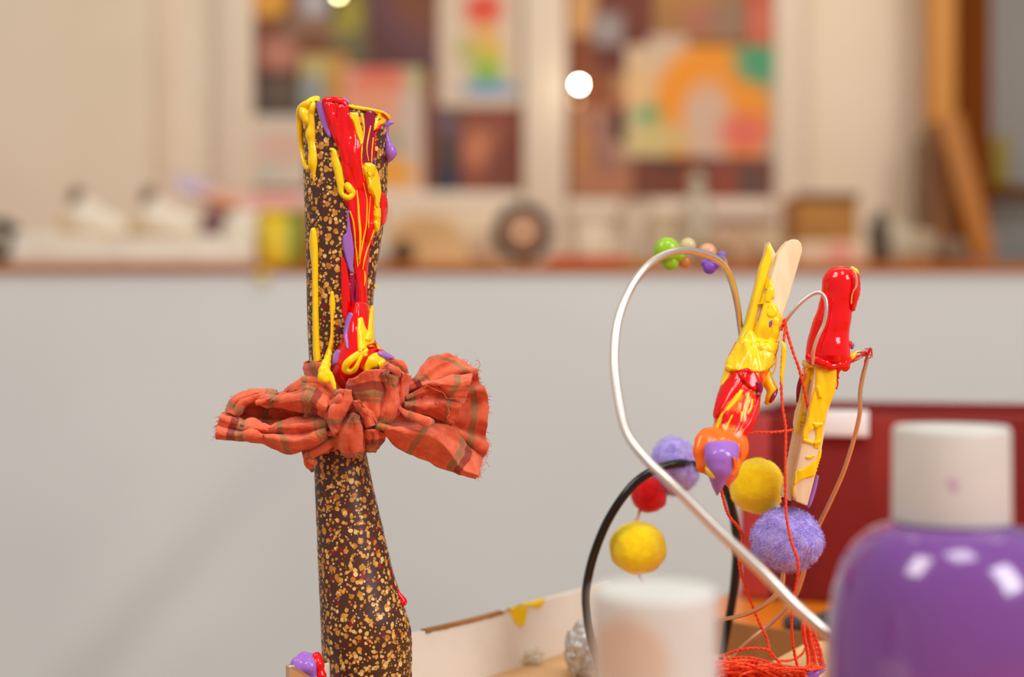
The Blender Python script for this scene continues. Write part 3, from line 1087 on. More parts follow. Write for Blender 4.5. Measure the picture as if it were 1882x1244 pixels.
w, V, Fc = wall_strip('long_wall', tb(0, 0, 0), tb(LEN, 0, 0), rimtop, CARD_W, T, 30, e2, CARD_W)
tray_s.add(V, Fc)
longw = w
V, Fc = [], []
for i in range(21):
    p = tb(.062 + .043 * i / 20, 0, 0)
    zz = rimtop((.062 + .043 * i / 20) / LEN)
    for (v, dz) in ((-.0004, -.0012), (-.0004, .0004), (T + .0003, .0003), (T + .0003, -.0008 - .0004 * noise.noise(Vector((i * .7, 0, 0))))):
        q = p + e2 * v
        V.append(Vector((q.x, q.y, zz + dz)))
for i in range(20):
    a = i * 4
    for k in range(3):
        Fc.append((a + k, a + k + 1, a + k + 5, a + k + 4))
mk('bare_rim', V, Fc, CARD_B, w, smooth=False)
wall_strip('short_wall', tb(0, 0, 0), tb(0, WID, 0), lambda t: ZR - .006 * min(1, t / .16), CARD_T, T, 24, e1)
wall_strip('short_wall', tb(LEN, 0, 0), tb(LEN, WID, 0), lambda t: H - .1030 - .0025 * min(1, t / .5), CARD_B, T, 24, -e1)
wall_strip('long_wall', tb(0, WID, 0), tb(LEN, WID, 0), lambda t: H - .108, CARD_W, T, 24, -e2)
V, Fc = box_geo(tb(LEN / 2, WID / 2, (TT + ZF) / 2), LEN - .0004, WID - .0004, ZF - TT, ANG, .0002)
mk('tray_floor', V, Fc, CARD_T, tray, smooth=False)
# yellow paint on the far wall
lay('paint_drip', tray_s, [(934, 1116, 936, 1112), (938, 1128, 966, 1104), (944, 1142, 970, 1112), (952, 1150, 966, 1140), (956, 1154, 960, 1152)], .6, YEL, longw, .5)
lay('paint_drip', tray_s, [(948, 1113, 962, 1104), (968, 1114, 978, 1100), (984, 1118, 1000, 1098), (992, 1120, 1002, 1104)], .6, YEL, longw, .5)

# ================================================================== SPECKLED TUBE
TD = 0.442
prof = [(178, 556, 716), (215, 556, 715), (260, 557, 714), (330, 558.5, 712), (380, 560, 709), (430, 561.5, 703), (490, 563, 693), (538, 564, 687), (565, 564.5, 685),
        (610, 566, 683), (650, 568, 682), (700, 571, 678), (760, 574, 674), (837, 576.5, 674), (895, 579, 686), (966, 582, 703), (1041, 585, 720),
        (1116, 588.5, 743), (1144, 589.5, 752), (1175, 591, 755.5), (1244, 594, 756), (1320, 597, 757), (1341, 598, 757)]


def tube_lr(y):
    for (a, b) in zip(prof, prof[1:]):
        if a[0] <= y <= b[0]:
            f = (y - a[0]) / (b[0] - a[0])
            return a[1] + (b[1] - a[1]) * f, a[2] + (b[2] - a[2]) * f
    return prof[-1][1:] if y > prof[-1][0] else prof[0][1:]


def rim_y(x):
    pts = [(550, 206), (560, 196), (575, 187), (590, 185), (612, 186), (632, 190), (650, 195), (668, 200), (690, 204), (708, 209), (722, 213)]
    if x <= pts[0][0]:
        return pts[0][1]
    for (a, b) in zip(pts, pts[1:]):
        if a[0] <= x <= b[0]:
            f = (x - a[0]) / (b[0] - a[0])
            return a[1] + (b[1] - a[1]) * f
    return pts[-1][1]


base_p = at(677, 1330, TD)
tube = empty('speckled_tube', (base_p.x, base_p.y, ZF), 'tall brown tube with gold speckles and dripping paint standing in the tray', 'tube')
ys = [0.0] + [i / 110 for i in range(1, 111)]
nseg = 72
V, Fc = [], []
zbot = ZF
ybot = CY + (H - zbot) * F / TD
for inner in (0, 1):
    for iv in (range(111) if not inner else range(110, -1, -1)):
        f = iv / 110
        # crowd the rows near the rim
        for k in range(nseg):
            a = 2 * math.pi * k / nseg
            l0, r0 = tube_lr(220)
            xr_ = (l0 + r0) / 2 + (r0 - l0) / 2 * math.cos(a)
            y0 = rim_y(xr_)
            y = y0 + (ybot - y0) * f
            if iv == 110:
                y = ybot
            l, r = tube_lr(y)
            l += 0.5 * noise.noise(Vector((y * .03, 0, 1)))
            r += 0.8 * noise.noise(Vector((y * .03, 4, 1)))
            R_ = (r - l) / 2 * TD / F
            if inner:
                R_ -= 0.0009
            X = ((l + r) / 2 - CX) * TD / F
            ex = 1.0
            rip = 1 + .012 * math.sin(3 * a + y * .012) * (0 if abs(math.cos(a)) > .9 else 1)
            Dk = TD + R_ * math.sin(a) * rip
            V.append(Vector((X + R_ * math.cos(a), Dk, ZF if iv == 110 else max(ZF, H + (CY - y) * Dk / F))))
    # (rows appended in order)
nr = len(V) // nseg
# outer rows 0..110 (rim to foot), inner rows 111..221 (foot to rim)
for i in range(nr - 1):
    for k in range(nseg):
        a, b = i * nseg + k, i * nseg + (k + 1) % nseg
        Fc.append((a, b, b + nseg, a + nseg))
i = nr - 1
for k in range(nseg):
    Fc.append((i * nseg + k, i * nseg + (k + 1) % nseg, (k + 1) % nseg, k))
mk('rolled_sheet', V, Fc, SPECK, tube)
ts = Surf()
ts.add(V[:111 * nseg], [f for f in Fc if max(f) < 111 * nseg])
# ragged fold edge low on the right
wire('seam_edge', [(743, 1118, TD + .001), (752, 1145, TD), (755.5, 1180, TD), (755.5, 1244, TD), (756, 1330, TD)], 1.6, SPECK, 40, tube, 6, wob=.6)


def Z1(rows):      # crop-1 coordinates -> photo pixels
    return [(520 + a / 4.147, 150 + y / 4.147, 520 + b / 4.147, 150 + y2 / 4.147) for (a, y, b, y2) in rows]


def h1(rows):
    return Z1([(a, y, b, y) for (y, a, b) in rows])


def h2(rows):
    return [(520 + a / 4.147, 430 + y / 4.147, 520 + b / 4.147, 430 + y / 4.147) for (y, a, b) in rows]


def p1(pts):
    return [(520 + x / 4.147, 150 + y / 4.147, w / 4.147) for (x, y, w) in pts]


def p2(pts):
    return [(520 + x / 4.147, 430 + y / 4.147, w / 4.147) for (x, y, w) in pts]


# purple underlayer, left of the red
run('purple_paint', ts, p1([(288, 116, 40), (285, 190, 58), (310, 280, 60), (340, 370, 46), (365, 430, 24)]), .9, PUR, tube)
# maroon and yellow at the rim
lay('maroon_paint', ts, h1([(205, 600, 705), (240, 625, 708), (300, 615, 702), (400, 605, 698), (500, 600, 694), (580, 600, 690), (650, 598, 692), (720, 600, 680)]), .8, MAR, tube, rip=.4)
# the main red run
lay('red_paint', ts, h1([(112, 330, 440), (122, 292, 470), (170, 296, 500), (240, 318, 512), (300, 332, 545), (400, 366, 580), (480, 405, 602), (560, 432, 610), (640, 446, 620), (720, 468, 640), (790, 490, 660),
                         (850, 470, 690), (905, 462, 720), (960, 490, 715), (1040, 505, 712), (1120, 515, 705), (1190, 528, 690), (1244, 540, 680)])
    + h2([(60, 535, 668), (120, 535, 655), (200, 535, 655), (300, 545, 642), (400, 552, 640), (500, 545, 638), (590, 535, 628), (670, 540, 585)]), 1.25, RED, tube, M=22, rip=.9)
lay('red_paint', ts, h1([(840, 745, 752), (880, 730, 775), (940, 722, 785), (1000, 725, 782), (1060, 728, 768), (1100, 735, 745)]), 1.3, RED, tube)
lay('red_paint', ts, h1([(1060, 640, 690), (1110, 640, 702), (1160, 635, 692), (1220, 625, 668)]), 1.0, RED, tube)
run('red_paint', ts, p1([(450, 150, 60), (440, 300, 80), (480, 420, 84), (520, 540, 80), (560, 700, 70), (590, 830, 40)]), .3, RED, tube)
run('red_paint', ts, p1([(335, 150, 50), (370, 260, 60), (410, 380, 56), (460, 520, 50), (500, 640, 36)]), .25, RED, tube)
# lower left red strand
lay('red_paint', ts, h2([(165, 440, 450), (230, 440, 485), (320, 441, 500), (420, 443, 520), (520, 446, 545), (600, 450, 555), (670, 466, 558)]), .8, RED, tube, rip=.6)
lay('maroon_paint', ts, h2([(290, 500, 540), (380, 505, 565), (470, 512, 575), (550, 520, 575)]), .5, MAR, tube)
# yellow strand at the rim
lay('yellow_paint', ts, h1([(232, 508, 575), (270, 515, 580), (330, 540, 592), (400, 560, 612), (455, 582, 612), (485, 588, 600)]), .7, YEL, tube)
run('yellow_paint', ts, p1([(598, 235, 26), (612, 300, 20), (618, 380, 14), (605, 480, 12), (598, 600, 10)]), .15, YEL, tube)
run('yellow_paint', ts, p1([(670, 330, 10), (650, 430, 12), (640, 520, 9), (655, 610, 6)]), .12, YEL, tube)
run('yellow_paint', ts, p1([(690, 420, 9), (680, 520, 10), (676, 620, 8)]), .12, YEL, tube)
lay('yellow_paint', ts, h1([(225, 715, 745), (260, 708, 790), (300, 700, 782), (335, 694, 740), (375, 690, 702)]), .9, YEL, tube)
run('yellow_paint', ts, p1([(505, 188, 20), (545, 196, 26), (590, 205, 22), (640, 210, 24), (672, 218, 18)]), .8, YEL, tube)
run('yellow_paint', ts, p1([(725, 225, 22), (765, 240, 26), (800, 268, 24), (814, 284, 12)]), .9, YEL, tube)
run('red_paint', ts, p1([(755, 236, 8), (785, 262, 9), (800, 285, 6)]), .6, RED, tube)
run('red_paint', ts, p1([(765, 325, 24), (725, 352, 20), (702, 400, 14), (696, 480, 9), (690, 590, 7)]), .6, RED, tube)
run('purple_paint', ts, p1([(700, 590, 12), (698, 650, 9)]), .5, PUR, tube)
# yellow loop on the left side of the red
run('yellow_paint', ts, p1([(352, 512, 18), (388, 530, 44), (400, 600, 68), (425, 690, 70), (440, 780, 62), (450, 855, 46), (500, 885, 44), (532, 850, 48), (506, 812, 60), (474, 770, 50)]), 1.1, YEL, tube, N=70, M=10)
# yellow blob to the right
lay('yellow_paint', ts, h1([(616, 625, 670), (650, 608, 705), (700, 618, 722), (760, 635, 736), (810, 650, 742), (850, 672, 742), (900, 690, 738), (960, 692, 736), (1040, 692, 736), (1100, 696, 728), (1150, 700, 712)]), 1.2, YEL, tube)
run('yellow_paint', ts, p1([(655, 690, 30), (670, 760, 44), (668, 830, 40), (664, 856, 20)]), .8, YEL, tube)
# thin yellow lines on the red
for pts in ([(508, 980, 10), (535, 1060, 14), (548, 1160, 14), (552, 1244, 12), (566, 1330, 9), (572, 1420, 6)],
            [(562, 820, 8), (572, 920, 18), (580, 1040, 20), (590, 1150, 22), (588, 1260, 16), (578, 1360, 9)],
            [(610, 760, 6), (640, 900, 8), (640, 1000, 10), (634, 1100, 12), (614, 1200, 14), (596, 1300, 10), (582, 1400, 7)],
            [(668, 870, 6), (660, 960, 8), (654, 1060, 8), (655, 1120, 6)],
            [(596, 560, 5), (606, 660, 7), (624, 760, 5)],
            [(700, 1120, 12), (672, 1200, 14), (640, 1290, 10), (618, 1370, 12), (608, 1440, 8)],
            [(572, 1420, 5), (560, 1330, 8), (556, 1260, 5)],
            [(622, 1440, 10), (626, 1500, 14), (620, 1560, 6)]):
    run('yellow_paint', ts, p1(pts), .12, YEL, tube, M=6)
# purple, middle left
lay('purple_paint', ts, h1([(975, 490, 505), (1060, 488, 512), (1150, 482, 524)]) + h2([(20, 455, 530), (100, 455, 540), (160, 470, 540), (220, 485, 536), (280, 505, 532), (300, 518, 528)]), .9, PUR, tube)
# yellow drips, left half
run('yellow_paint', ts, p2([(238, -52, 20), (235, 20, 50), (240, 120, 56), (248, 240, 42), (250, 360, 36), (252, 520, 36), (255, 700, 40), (258, 860, 44), (268, 960, 52), (280, 985, 50)]), 1.5, YEL, tube, N=90)
run('yellow_paint', ts, p2([(376, 432, 20), (376, 510, 46), (378, 570, 44), (376, 640, 26), (374, 760, 24), (366, 850, 40), (346, 920, 50), (336, 950, 56)]), 1.5, YEL, tube, N=90)
# upper left yellow drips: thick, hanging over the rim
TF = TD - 0.0105


def hang(pts, mat, n=60, nm='yellow_paint'):
    return wire(nm, [(520 + a / 4.147, 150 + b / 4.147, d, r / 4.147) for (a, b, d, r) in pts], 1, mat, n, tube, 14)


hang([(250, 128, TD - .004, 22), (222, 140, TD - .008, 24), (190, 178, TD - .008, 40), (146, 218, TD - .005, 44), (130, 290, TD - .003, 28), (130, 400, TD - .003, 22), (142, 500, TD - .003, 21), (158, 600, TD - .005, 22), (182, 652, TD - .007, 22), (195, 660, TD - .008, 18)], YEL)
hang([(262, 132, TD - .008, 24), (232, 190, TD - .0105, 28), (222, 250, TD - .0098, 32), (226, 330, TD - .0098, 34), (218, 400, TD - .0095, 46), (224, 470, TD - .0095, 36), (232, 540, TD - .0098, 38), (232, 620, TD - .0098, 42), (236, 690, TD - .0098, 22), (237, 760, TD - .0098, 5)], YEL)
hang([(150, 190, TD - .006, 30), (170, 245, TD - .008, 46), (195, 300, TD - .009, 42)], YEL, 24)
hang([(306, 190, TD - .0100, 14), (318, 152, TD - .0104, 28), (362, 148, TD - .0112, 33), (420, 150, TD - .0112, 34), (458, 166, TD - .0112, 32), (480, 196, TD - .0112, 26), (498, 235, TD - .0112, 18)], RED, 40, 'red_paint')
hang([(470, 138, TD - .009, 16), (490, 150, TD - .009, 14), (504, 168, TD - .009, 10)], PUR, 16, 'purple_paint')
hang([(505, 186, TD - .0112, 12), (560, 196, TD - .0112, 13), (630, 208, TD - .011, 13), (690, 218, TD - .010, 12), (730, 228, TD - .009, 12), (780, 250, TD - .007, 12), (812, 282, TD - .005, 8)], YEL, 50)
# purple hanging off the right of the rim
hang([(760, 235, TD - .004, 16), (790, 240, TD - .002, 14), (800, 262, TD, 10)], PUR, 20, 'purple_paint')
hang([(770, 322, TD - .004, 28), (800, 316, TD - .003, 24), (828, 312, TD - .003, 14), (846, 310, TD - .003, 5)], PUR, 24, 'purple_paint')
hang([(782, 335, TD - .003, 22), (790, 400, TD - .003, 16), (800, 460, TD - .003, 26), (818, 525, TD - .003, 46), (815, 570, TD - .003, 40), (802, 612, TD - .003, 10)], PUR, 40, 'purple_paint')
hang([(835, 520, TD - .003, 26), (856, 545, TD - .003, 18)], PUR, 14, 'purple_paint')
# small dots
hang([(700, 1558, TD - .001, 12), (702, 1568, TD - .001, 10)], YEL, 10)
wire('red_paint', [(719, 1046, TD - .002, 2), (723, 1068, TD - .002, 3), (731, 1090, TD - .002, 5), (739, 1103, TD - .002, 8), (740, 1106, TD - .002, 8.5)], 1, RED, 30, tube, 12)

# ================================================================== BOW
bow_p = at(640, 760, .425)
bow = empty('fabric_bow', bow_p, 'coral cotton bow with olive stripes knotted around the speckled tube', 'bow')


def cl(pts, dflt=None):
    return [(380 + p[0] / 5.654, 660 + p[1] / 5.654, p[2]) for p in pts]


def crr(pts):
    return [(680 + p[0] / 4.974, 640 + p[1] / 4.974, p[2]) for p in pts]


def ck(pts):
    return [(560 + p[0] / 5.654, 640 + p[1] / 5.654, *p[2:]) for p in pts]


def rail(xy, d0, d1, dm=None):
    n = len(xy)
    out = []
    for i, (x, y) in enumerate(xy):
        t = i / (n - 1)
        d = d0 + (d1 - d0) * t
        if dm is not None:
            d += dm * math.sin(math.pi * t)
        out.append((x, y, d))
    return out


ends = []
# --- wrap around the tube (ring)
V, Fc, UV = [], [], []
n, m = 72, 16
for k in range(n):
    a = 2 * math.pi * k / n
    for j in range(m + 1):
        v = j / m
        yc = 668 + v * 158 + 6 * math.sin(a * 2 + 1) - 16 * math.cos(a) * (v - .5)
        l, r = tube_lr(yc)
        R_ = (r - l) / 2 * TD / F + .0007 + .0011 * math.sin(math.pi * v) + .0008 * math.sin(v * 22 + 1.6 * math.sin(a * 2))
        X = ((l + r) / 2 - CX) * TD / F
        p = Vector((X + R_ * math.cos(a), TD + R_ * math.sin(a), H + (CY - yc) * TD / F))
        V.append(p)
        UV.append((k * 1.1, v * 26))
for k in range(n):
    for j in range(m):
        a, b = k * (m + 1) + j, ((k + 1) % n) * (m + 1) + j
        Fc.append((a, b, b + 1, a + 1))
mk('band', V, Fc, CLOTH3, bow, uv=UV, solid=.0005)

# --- left loop
o, g = patch('left_loop_back', [cl(rail([(1250, 470), (1000, 420), (700, 370), (430, 385), (290, 430), (235, 540)], .436, .437)),
                                cl(rail([(1250, 560), (1000, 520), (720, 480), (450, 480), (300, 520), (215, 570)], .442, .442)),
                                cl(rail([(1250, 640), (950, 640), (700, 640), (450, 620), (300, 600), (190, 585)], .442, .441)),
                                cl(rail([(1250, 720), (950, 740), (700, 740), (450, 730), (300, 700), (150, 650)], .438, .436))], CLOTH, bow, 50, 26, .0006, .0006, 5, .0006, 1.3)
o, g = patch('left_loop_lip', [cl(rail([(720, 370), (600, 328), (420, 350), (290, 395), (240, 480), (222, 552)], .434, .434, .001)),
                               cl(rail([(720, 385), (600, 360), (440, 400), (330, 450), (280, 530), (262, 572)], .4315, .431)),
                               cl(rail([(700, 395), (560, 402), (480, 436), (425, 472), (385, 530), (330, 582)], .435, .4345))], CLOTH2, bow, 40, 16, .0006, .0004, 2, .0006, 2.1)
ends.append(([g[i][-1] for i in range(8, 36)], Vector((.4, -.4, -.7))))
ends.append(([g[i][0] for i in range(22, 40)], Vector((-1, -.2, .4))))
o, g = patch('left_flap_upper', [cl(rail([(1345, 330), (1200, 225), (1060, 205), (1000, 190), (900, 275), (740, 370)], .4275, .434)),
                                 cl(rail([(1330, 390), (1180, 300), (1060, 270), (980, 290), (880, 330), (735, 390)], .424, .432)),
                                 cl(rail([(1290, 440), (1180, 400), (1080, 335), (990, 350), (880, 375), (740, 400)], .4275, .434))], CLOTH3, bow, 40, 18, .0006, .0005, 2, .0005, 3.7)
ends.append(([g[i][0] for i in range(18, 38)], Vector((-.5, -.2, .8))))
o, g = patch('left_flap', [cl(rail([(1265, 440), (1170, 360), (1075, 295), (1010, 315), (880, 360), (740, 375), (620, 395), (500, 428)], .425, .432)),
                           cl(rail([(1260, 500), (1150, 450), (1030, 400), (920, 410), (800, 425), (700, 430), (600, 440), (520, 450)], .4215, .430)),
                           cl(rail([(1250, 600), (1140, 560), (1040, 548), (920, 520), (800, 495), (710, 488), (620, 492), (545, 465)], .427, .4325))], CLOTH, bow, 48, 22, .0006, .0007, 2.3, .0006, 5.2)
ends.append(([g[i][-1] for i in range(20, 48)], Vector((-.1, -.5, -.8))))
ends.append(([g[i][0] for i in range(14, 34)], Vector((-.3, -.2, .9))))
o, g = patch('left_loop_front', [cl(rail([(1250, 640), (1050, 635), (900, 632), (760, 655), (660, 700), (580, 690), (480, 655), (400, 662), (280, 600), (168, 562)], .430, .434)),
                                 cl(rail([(1250, 665), (1050, 680), (900, 685), (760, 705), (660, 730), (580, 715), (480, 700), (390, 710), (270, 660), (140, 610)], .4245, .4295)),
                                 cl(rail([(1250, 705), (1050, 760), (900, 772), (760, 770), (650, 765), (570, 770), (480, 755), (380, 750), (250, 730), (105, 700)], .4275, .4315)),
                                 cl(rail([(1250, 760), (1100, 830), (950, 860), (800, 850), (680, 830), (590, 815), (480, 795), (380, 790), (230, 785), (98, 760)], .423, .428)),
                                 cl(rail([(1250, 860), (1150, 920), (980, 966), (850, 958), (700, 920), (590, 865), (480, 838), (390, 828), (240, 830), (95, 822)], .430, .434))], CLOTH2, bow, 64, 30, .0006, .0004, 3.3, .0006, 6.4)
ends.append((list(g[-1]), Vector((-1, 0, -.1))))
# gathered end pinch of the left loop: darker stitched band
roll('gather', [(*cl([(1340, 850, 0)])[0][:2], .4255, 9), (*cl([(1200, 930, 0)])[0][:2], .426, 9), (*cl([(1090, 1000, 0)])[0][:2], .428, 9.5), (*cl([(1030, 1010, 0)])[0][:2], .431, 7)], CLOTH, bow, 24, 14, .0005, 2.2)
roll('short_tail', [(*cl([(1010, 960, 0)])[0][:2], .433, 6), (*cl([(1030, 1040, 0)])[0][:2], .4315, 9), (*cl([(1065, 1110, 0)])[0][:2], .432, 9), (*cl([(1095, 1160, 0)])[0][:2], .434, 7)], CLOTH2, bow, 24, 14, .0005, 4.2)
roll('short_tail', [(*cl([(1050, 975, 0)])[0][:2], .430, 5), (*cl([(1090, 1060, 0)])[0][:2], .4285, 8), (*cl([(1120, 1080, 0)])[0][:2], .4285, 7)], CLOTH3, bow, 24, 14, .0005, 7.2)

# --- right loop
o, g = patch('right_loop', [crr(rail([(340, 285), (420, 240), (480, 190), (540, 100), (600, 50)], .428, .436)),
                            crr(rail([(340, 310), (450, 250), (560, 160), (650, 90), (720, 46)], .427, .433)),
                            crr(rail([(340, 340), (500, 270), (650, 180), (760, 130), (840, 112)], .426, .436)),
                            crr(rail([(340, 380), (540, 320), (720, 250), (870, 200), (970, 185)], .428, .432)),
                            crr(rail([(330, 420), (560, 380), (760, 350), (900, 320), (1000, 310)], .430, .437)),
                            crr(rail([(330, 450), (580, 430), (790, 430), (940, 390), (1060, 390)], .432, .433)),
                            crr(rail([(320, 480), (580, 490), (800, 500), (950, 480), (1085, 520)], .433, .437)),
                            crr(rail([(300, 540), (580, 570), (800, 600), (950, 620), (1075, 680)], .433, .434)),
                            crr(rail([(290, 580), (560, 650), (760, 700), (920, 760), (1060, 800)], .432, .438)),
                            crr(rail([(285, 600), (550, 680), (750, 750), (920, 830), (1085, 910)], .431, .435)),
                            crr(rail([(280, 620), (540, 720), (740, 800), (900, 920), (1030, 1005)], .431, .439))], CLOTH, bow, 46, 70, .0006, .0004, 7, .0006, 8.3)
ends.append((list(g[-1])[20:], Vector((1, -.1, .1))))
ends.append((list(g[-1])[10:30], Vector((.8, -.1, .8))))
o, g = patch('right_flap', [crr(rail([(340, 445), (420, 385), (480, 330), (560, 275), (700, 248), (940, 240)], .4265, .433)),
                            crr(rail([(335, 465), (450, 420), (560, 370), (660, 345), (760, 330), (925, 310)], .4225, .4285)),
                            crr(rail([(325, 490), (450, 470), (560, 440), (660, 420), (760, 420), (900, 400)], .4245, .4315)),
                            crr(rail([(310, 520), (450, 530), (560, 510), (660, 490), (740, 510), (850, 500)], .4215, .4275)),
                            crr(rail([(300, 545), (450, 580), (560, 588), (650, 580), (720, 600), (800, 600)], .4265, .430)),
                            crr(rail([(295, 560), (450, 600), (560, 620), (640, 650), (700, 690), (745, 715)], .429, .433))], CLOTH2, bow, 44, 40, .0006, .0006, 3.2, .0006, 9.9)
ends.append((list(g[-1]), Vector((1, -.3, -.3))))
fray_line = [g[int(12 + i * .75)][int(2 + i * .42)] for i in range(40)]
o, g = patch('right_flap_fold', [crr(rail([(470, 330), (540, 290), (700, 250), (800, 246), (935, 242)], .4245, .4285)),
                                 crr(rail([(480, 335), (560, 315), (680, 330), (800, 335), (920, 310)], .421, .425)),
                                 crr(rail([(490, 345), (580, 340), (670, 385), (720, 440), (880, 450)], .4235, .4265))], CLOTH3, bow, 34, 18, .0005, .0003, 1.5, .0005, 12.9)
ends.append(([r_[-1] for r_ in g[6:]], Vector((.2, -.8, -.6))))
roll('pleat', [(680 + 262 / 4.974, 640 + 545 / 4.974, .4225, 5.5), (680 + 350 / 4.974, 640 + 600 / 4.974, .420, 8), (680 + 440 / 4.974, 640 + 635 / 4.974, .4195, 9.5), (680 + 520 / 4.974, 640 + 675 / 4.974, .4205, 12), (680 + 566 / 4.974, 640 + 680 / 4.974, .423, 10)], CLOTH3, bow, 30, 16, .0005, 1.1)
o, g = patch('lower_tail', [crr(rail([(45, 705), (230, 685), (420, 680), (560, 690), (640, 690), (730, 715), (820, 768), (930, 915), (1030, 1010)], .427, .436)),
                            crr(rail([(50, 708), (220, 705), (400, 715), (560, 735), (660, 760), (750, 820), (840, 900), (930, 1000), (1020, 1080)], .4235, .432)),
                            crr(rail([(52, 712), (200, 740), (370, 765), (520, 790), (610, 830), (720, 930), (790, 1030), (860, 1110), (1000, 1160)], .4195, .4265)),
                            crr(rail([(55, 716), (170, 775), (320, 850), (450, 900), (560, 950), (660, 1010), (740, 1070), (830, 1130), (985, 1180)], .424, .4325)),
                            crr(rail([(60, 722), (140, 800), (260, 905), (400, 985), (520, 1040), (630, 1095), (730, 1125), (840, 1155), (960, 1192)], .4285, .4365))], CLOTH2, bow, 56, 34, .0006, .0003, 2.4, .0005, 11.4)
ends.append((list(g[-1]), Vector((1, -.1, -.2))))

# --- knot
def kn(name, rails, mat, seed, pleat=.0004, pk=1.5, nu=34, nv=22, cr_=.0006):
    return patch(name, [ck(r) for r in rails], mat, bow, nu, nv, .0006, pleat, pk, cr_, seed)


kn('knot_fold', [rail([(470, 320), (466, 400), (495, 540), (520, 680), (640, 800)], .426, .427),
                 rail([(530, 300), (540, 400), (560, 540), (600, 690), (680, 800)], .4185, .424),
                 rail([(620, 235), (640, 380), (660, 540), (690, 690), (710, 800)], .4165, .423),
                 rail([(730, 215), (750, 380), (740, 560), (730, 690), (720, 790)], .417, .423),
                 rail([(830, 225), (850, 400), (815, 580), (770, 700), (725, 790)], .4235, .4265)], CLOTH, 13.1, .0006, 1.2)
kn('knot_fold', [rail([(800, 225), (835, 400), (805, 580), (760, 700), (700, 800)], .4215, .4245),
                 rail([(850, 240), (895, 420), (880, 590), (820, 710), (740, 795)], .4185, .4225),
                 rail([(900, 290), (945, 440), (935, 600), (880, 710), (760, 790)], .419, .423),
                 rail([(950, 360), (968, 470), (965, 610), (920, 720), (780, 790)], .4255, .4265)], CLOTH2, 14.7)
kn('knot_fold', [rail([(990, 215), (950, 380), (950, 500), (965, 590), (990, 640)], .4245, .4245),
                 rail([(1040, 260), (1010, 400), (1000, 520), (985, 600), (985, 640)], .421, .423),
                 rail([(1062, 300), (1068, 420), (1030, 530), (1000, 600), (980, 650)], .4275, .4265)], CLOTH3, 15.9)
roll('knot_roll', [*ck([(830, 190, .4245, 5), (880, 190, .4205, 9), (940, 215, .4195, 11), (965, 270, .4205, 9), (960, 320, .423, 6)])], CLOTH2, bow, 26, 16, .0005, 3.3)
roll('knot_roll', [*ck([(850, 150, .428, 5), (920, 130, .4265, 7), (1000, 150, .4255, 9), (1040, 210, .4255, 8), (1030, 290, .4265, 7)])], CLOTH, bow, 26, 16, .0005, 5.3)
kn('knot_fold', [rail([(350, 450), (290, 560), (225, 640), (250, 780), (340, 890)], .4255, .4255),
                 rail([(400, 425), (350, 540), (290, 620), (290, 760), (350, 870)], .4205, .4215),
                 rail([(450, 425), (430, 540), (370, 640), (330, 760), (355, 850)], .4185, .4215),
                 rail([(490, 450), (500, 570), (450, 670), (370, 770), (360, 820)], .424, .4255)], CLOTH3, 17.3, .0006, 1.8)
roll('knot_roll', [*ck([(330, 460, .4235, 5), (360, 490, .4195, 8), (350, 540, .4195, 9), (310, 590, .4215, 8)])], CLOTH2, bow, 22, 14, .0005, 8.3)
kn('knot_fold', [rail([(490, 670), (390, 790), (332, 880), (345, 1000), (430, 1110)], .4245, .427),
                 rail([(500, 680), (440, 800), (400, 900), (420, 1020), (470, 1125)], .4185, .425),
                 rail([(510, 690), (500, 810), (490, 920), (500, 1040), (510, 1130)], .416, .4245),
                 rail([(525, 700), (570, 800), (590, 910), (570, 1030), (540, 1120)], .418, .425),
                 rail([(540, 720), (605, 800), (625, 920), (600, 1030), (555, 1100)], .4245, .427)], CLOTH2, 19.1, .0003, 1.0)
kn('knot_fold', [rail([(640, 850), (625, 950), (640, 1075)], .4255, .4285),
                 rail([(700, 830), (700, 950), (680, 1080)], .4205, .4265),
                 rail([(760, 850), (770, 950), (700, 1070)], .4215, .4275),
                 rail([(800, 890), (812, 950), (715, 1055)], .428, .430)], CLOTH, 21.3, .0003, 1.2)
kn('knot_fold', [rail([(500, 540), (540, 640), (600, 740), (660, 810)], .4205, .4225),
                 rail([(560, 545), (610, 640), (660, 720), (690, 800)], .4165, .4205),
                 rail([(620, 600), (680, 660), (720, 730), (715, 800)], .4205, .4225)], CLOTH3, 23.3, .0004, 1.5)
roll('knot_roll', [*ck([(215, 860, .4265, 7), (255, 880, .4245, 10), (310, 890, .4245, 9)])], CLOTH2, bow, 20, 14, .0005, 9.3)

o, g = patch('knot_side', [crr(rail([(190, 230), (330, 260), (460, 290)], .427, .431)), crr(rail([(180, 360), (320, 400), (460, 440)], .4285, .431)),
                           crr(rail([(150, 520), (300, 560), (460, 590)], .4285, .431)), crr(rail([(90, 680), (260, 690), (460, 690)], .428, .4305))], CLOTH3, bow, 24, 24, .0006, .0006, 3, .0005, 4.4)
o, g = patch('knot_side', [ck(rail([(760, 150), (860, 140), (960, 130), (1040, 180), (1075, 260)], .4275, .428)), ck(rail([(780, 220), (880, 210), (960, 220), (1020, 270), (1060, 330)], .424, .425)),
                           ck(rail([(800, 300), (880, 300), (960, 310), (1010, 360), (1050, 400)], .427, .427))], CLOTH, bow, 28, 16, .0006, .0006, 1.5, .0006, 6.6)
roll('knot_roll', [*ck([(650, 780, .4275, 6), (700, 810, .4265, 11), (760, 820, .4265, 11), (800, 800, .428, 7)])], CLOTH3, bow, 22, 16, .0005, 2.9)
spots = []
for pts, d in ends:
    for _ in range(int(len(pts) * 1.1)):
        k = random.uniform(0, len(pts) - 1.01)
        i = int(k)
        p = pts[i].lerp(pts[i + 1], k - i)
        spots.append((p, d + Vector((random.uniform(-.6, .6), random.uniform(-.6, .2), random.uniform(-.6, .6)))))
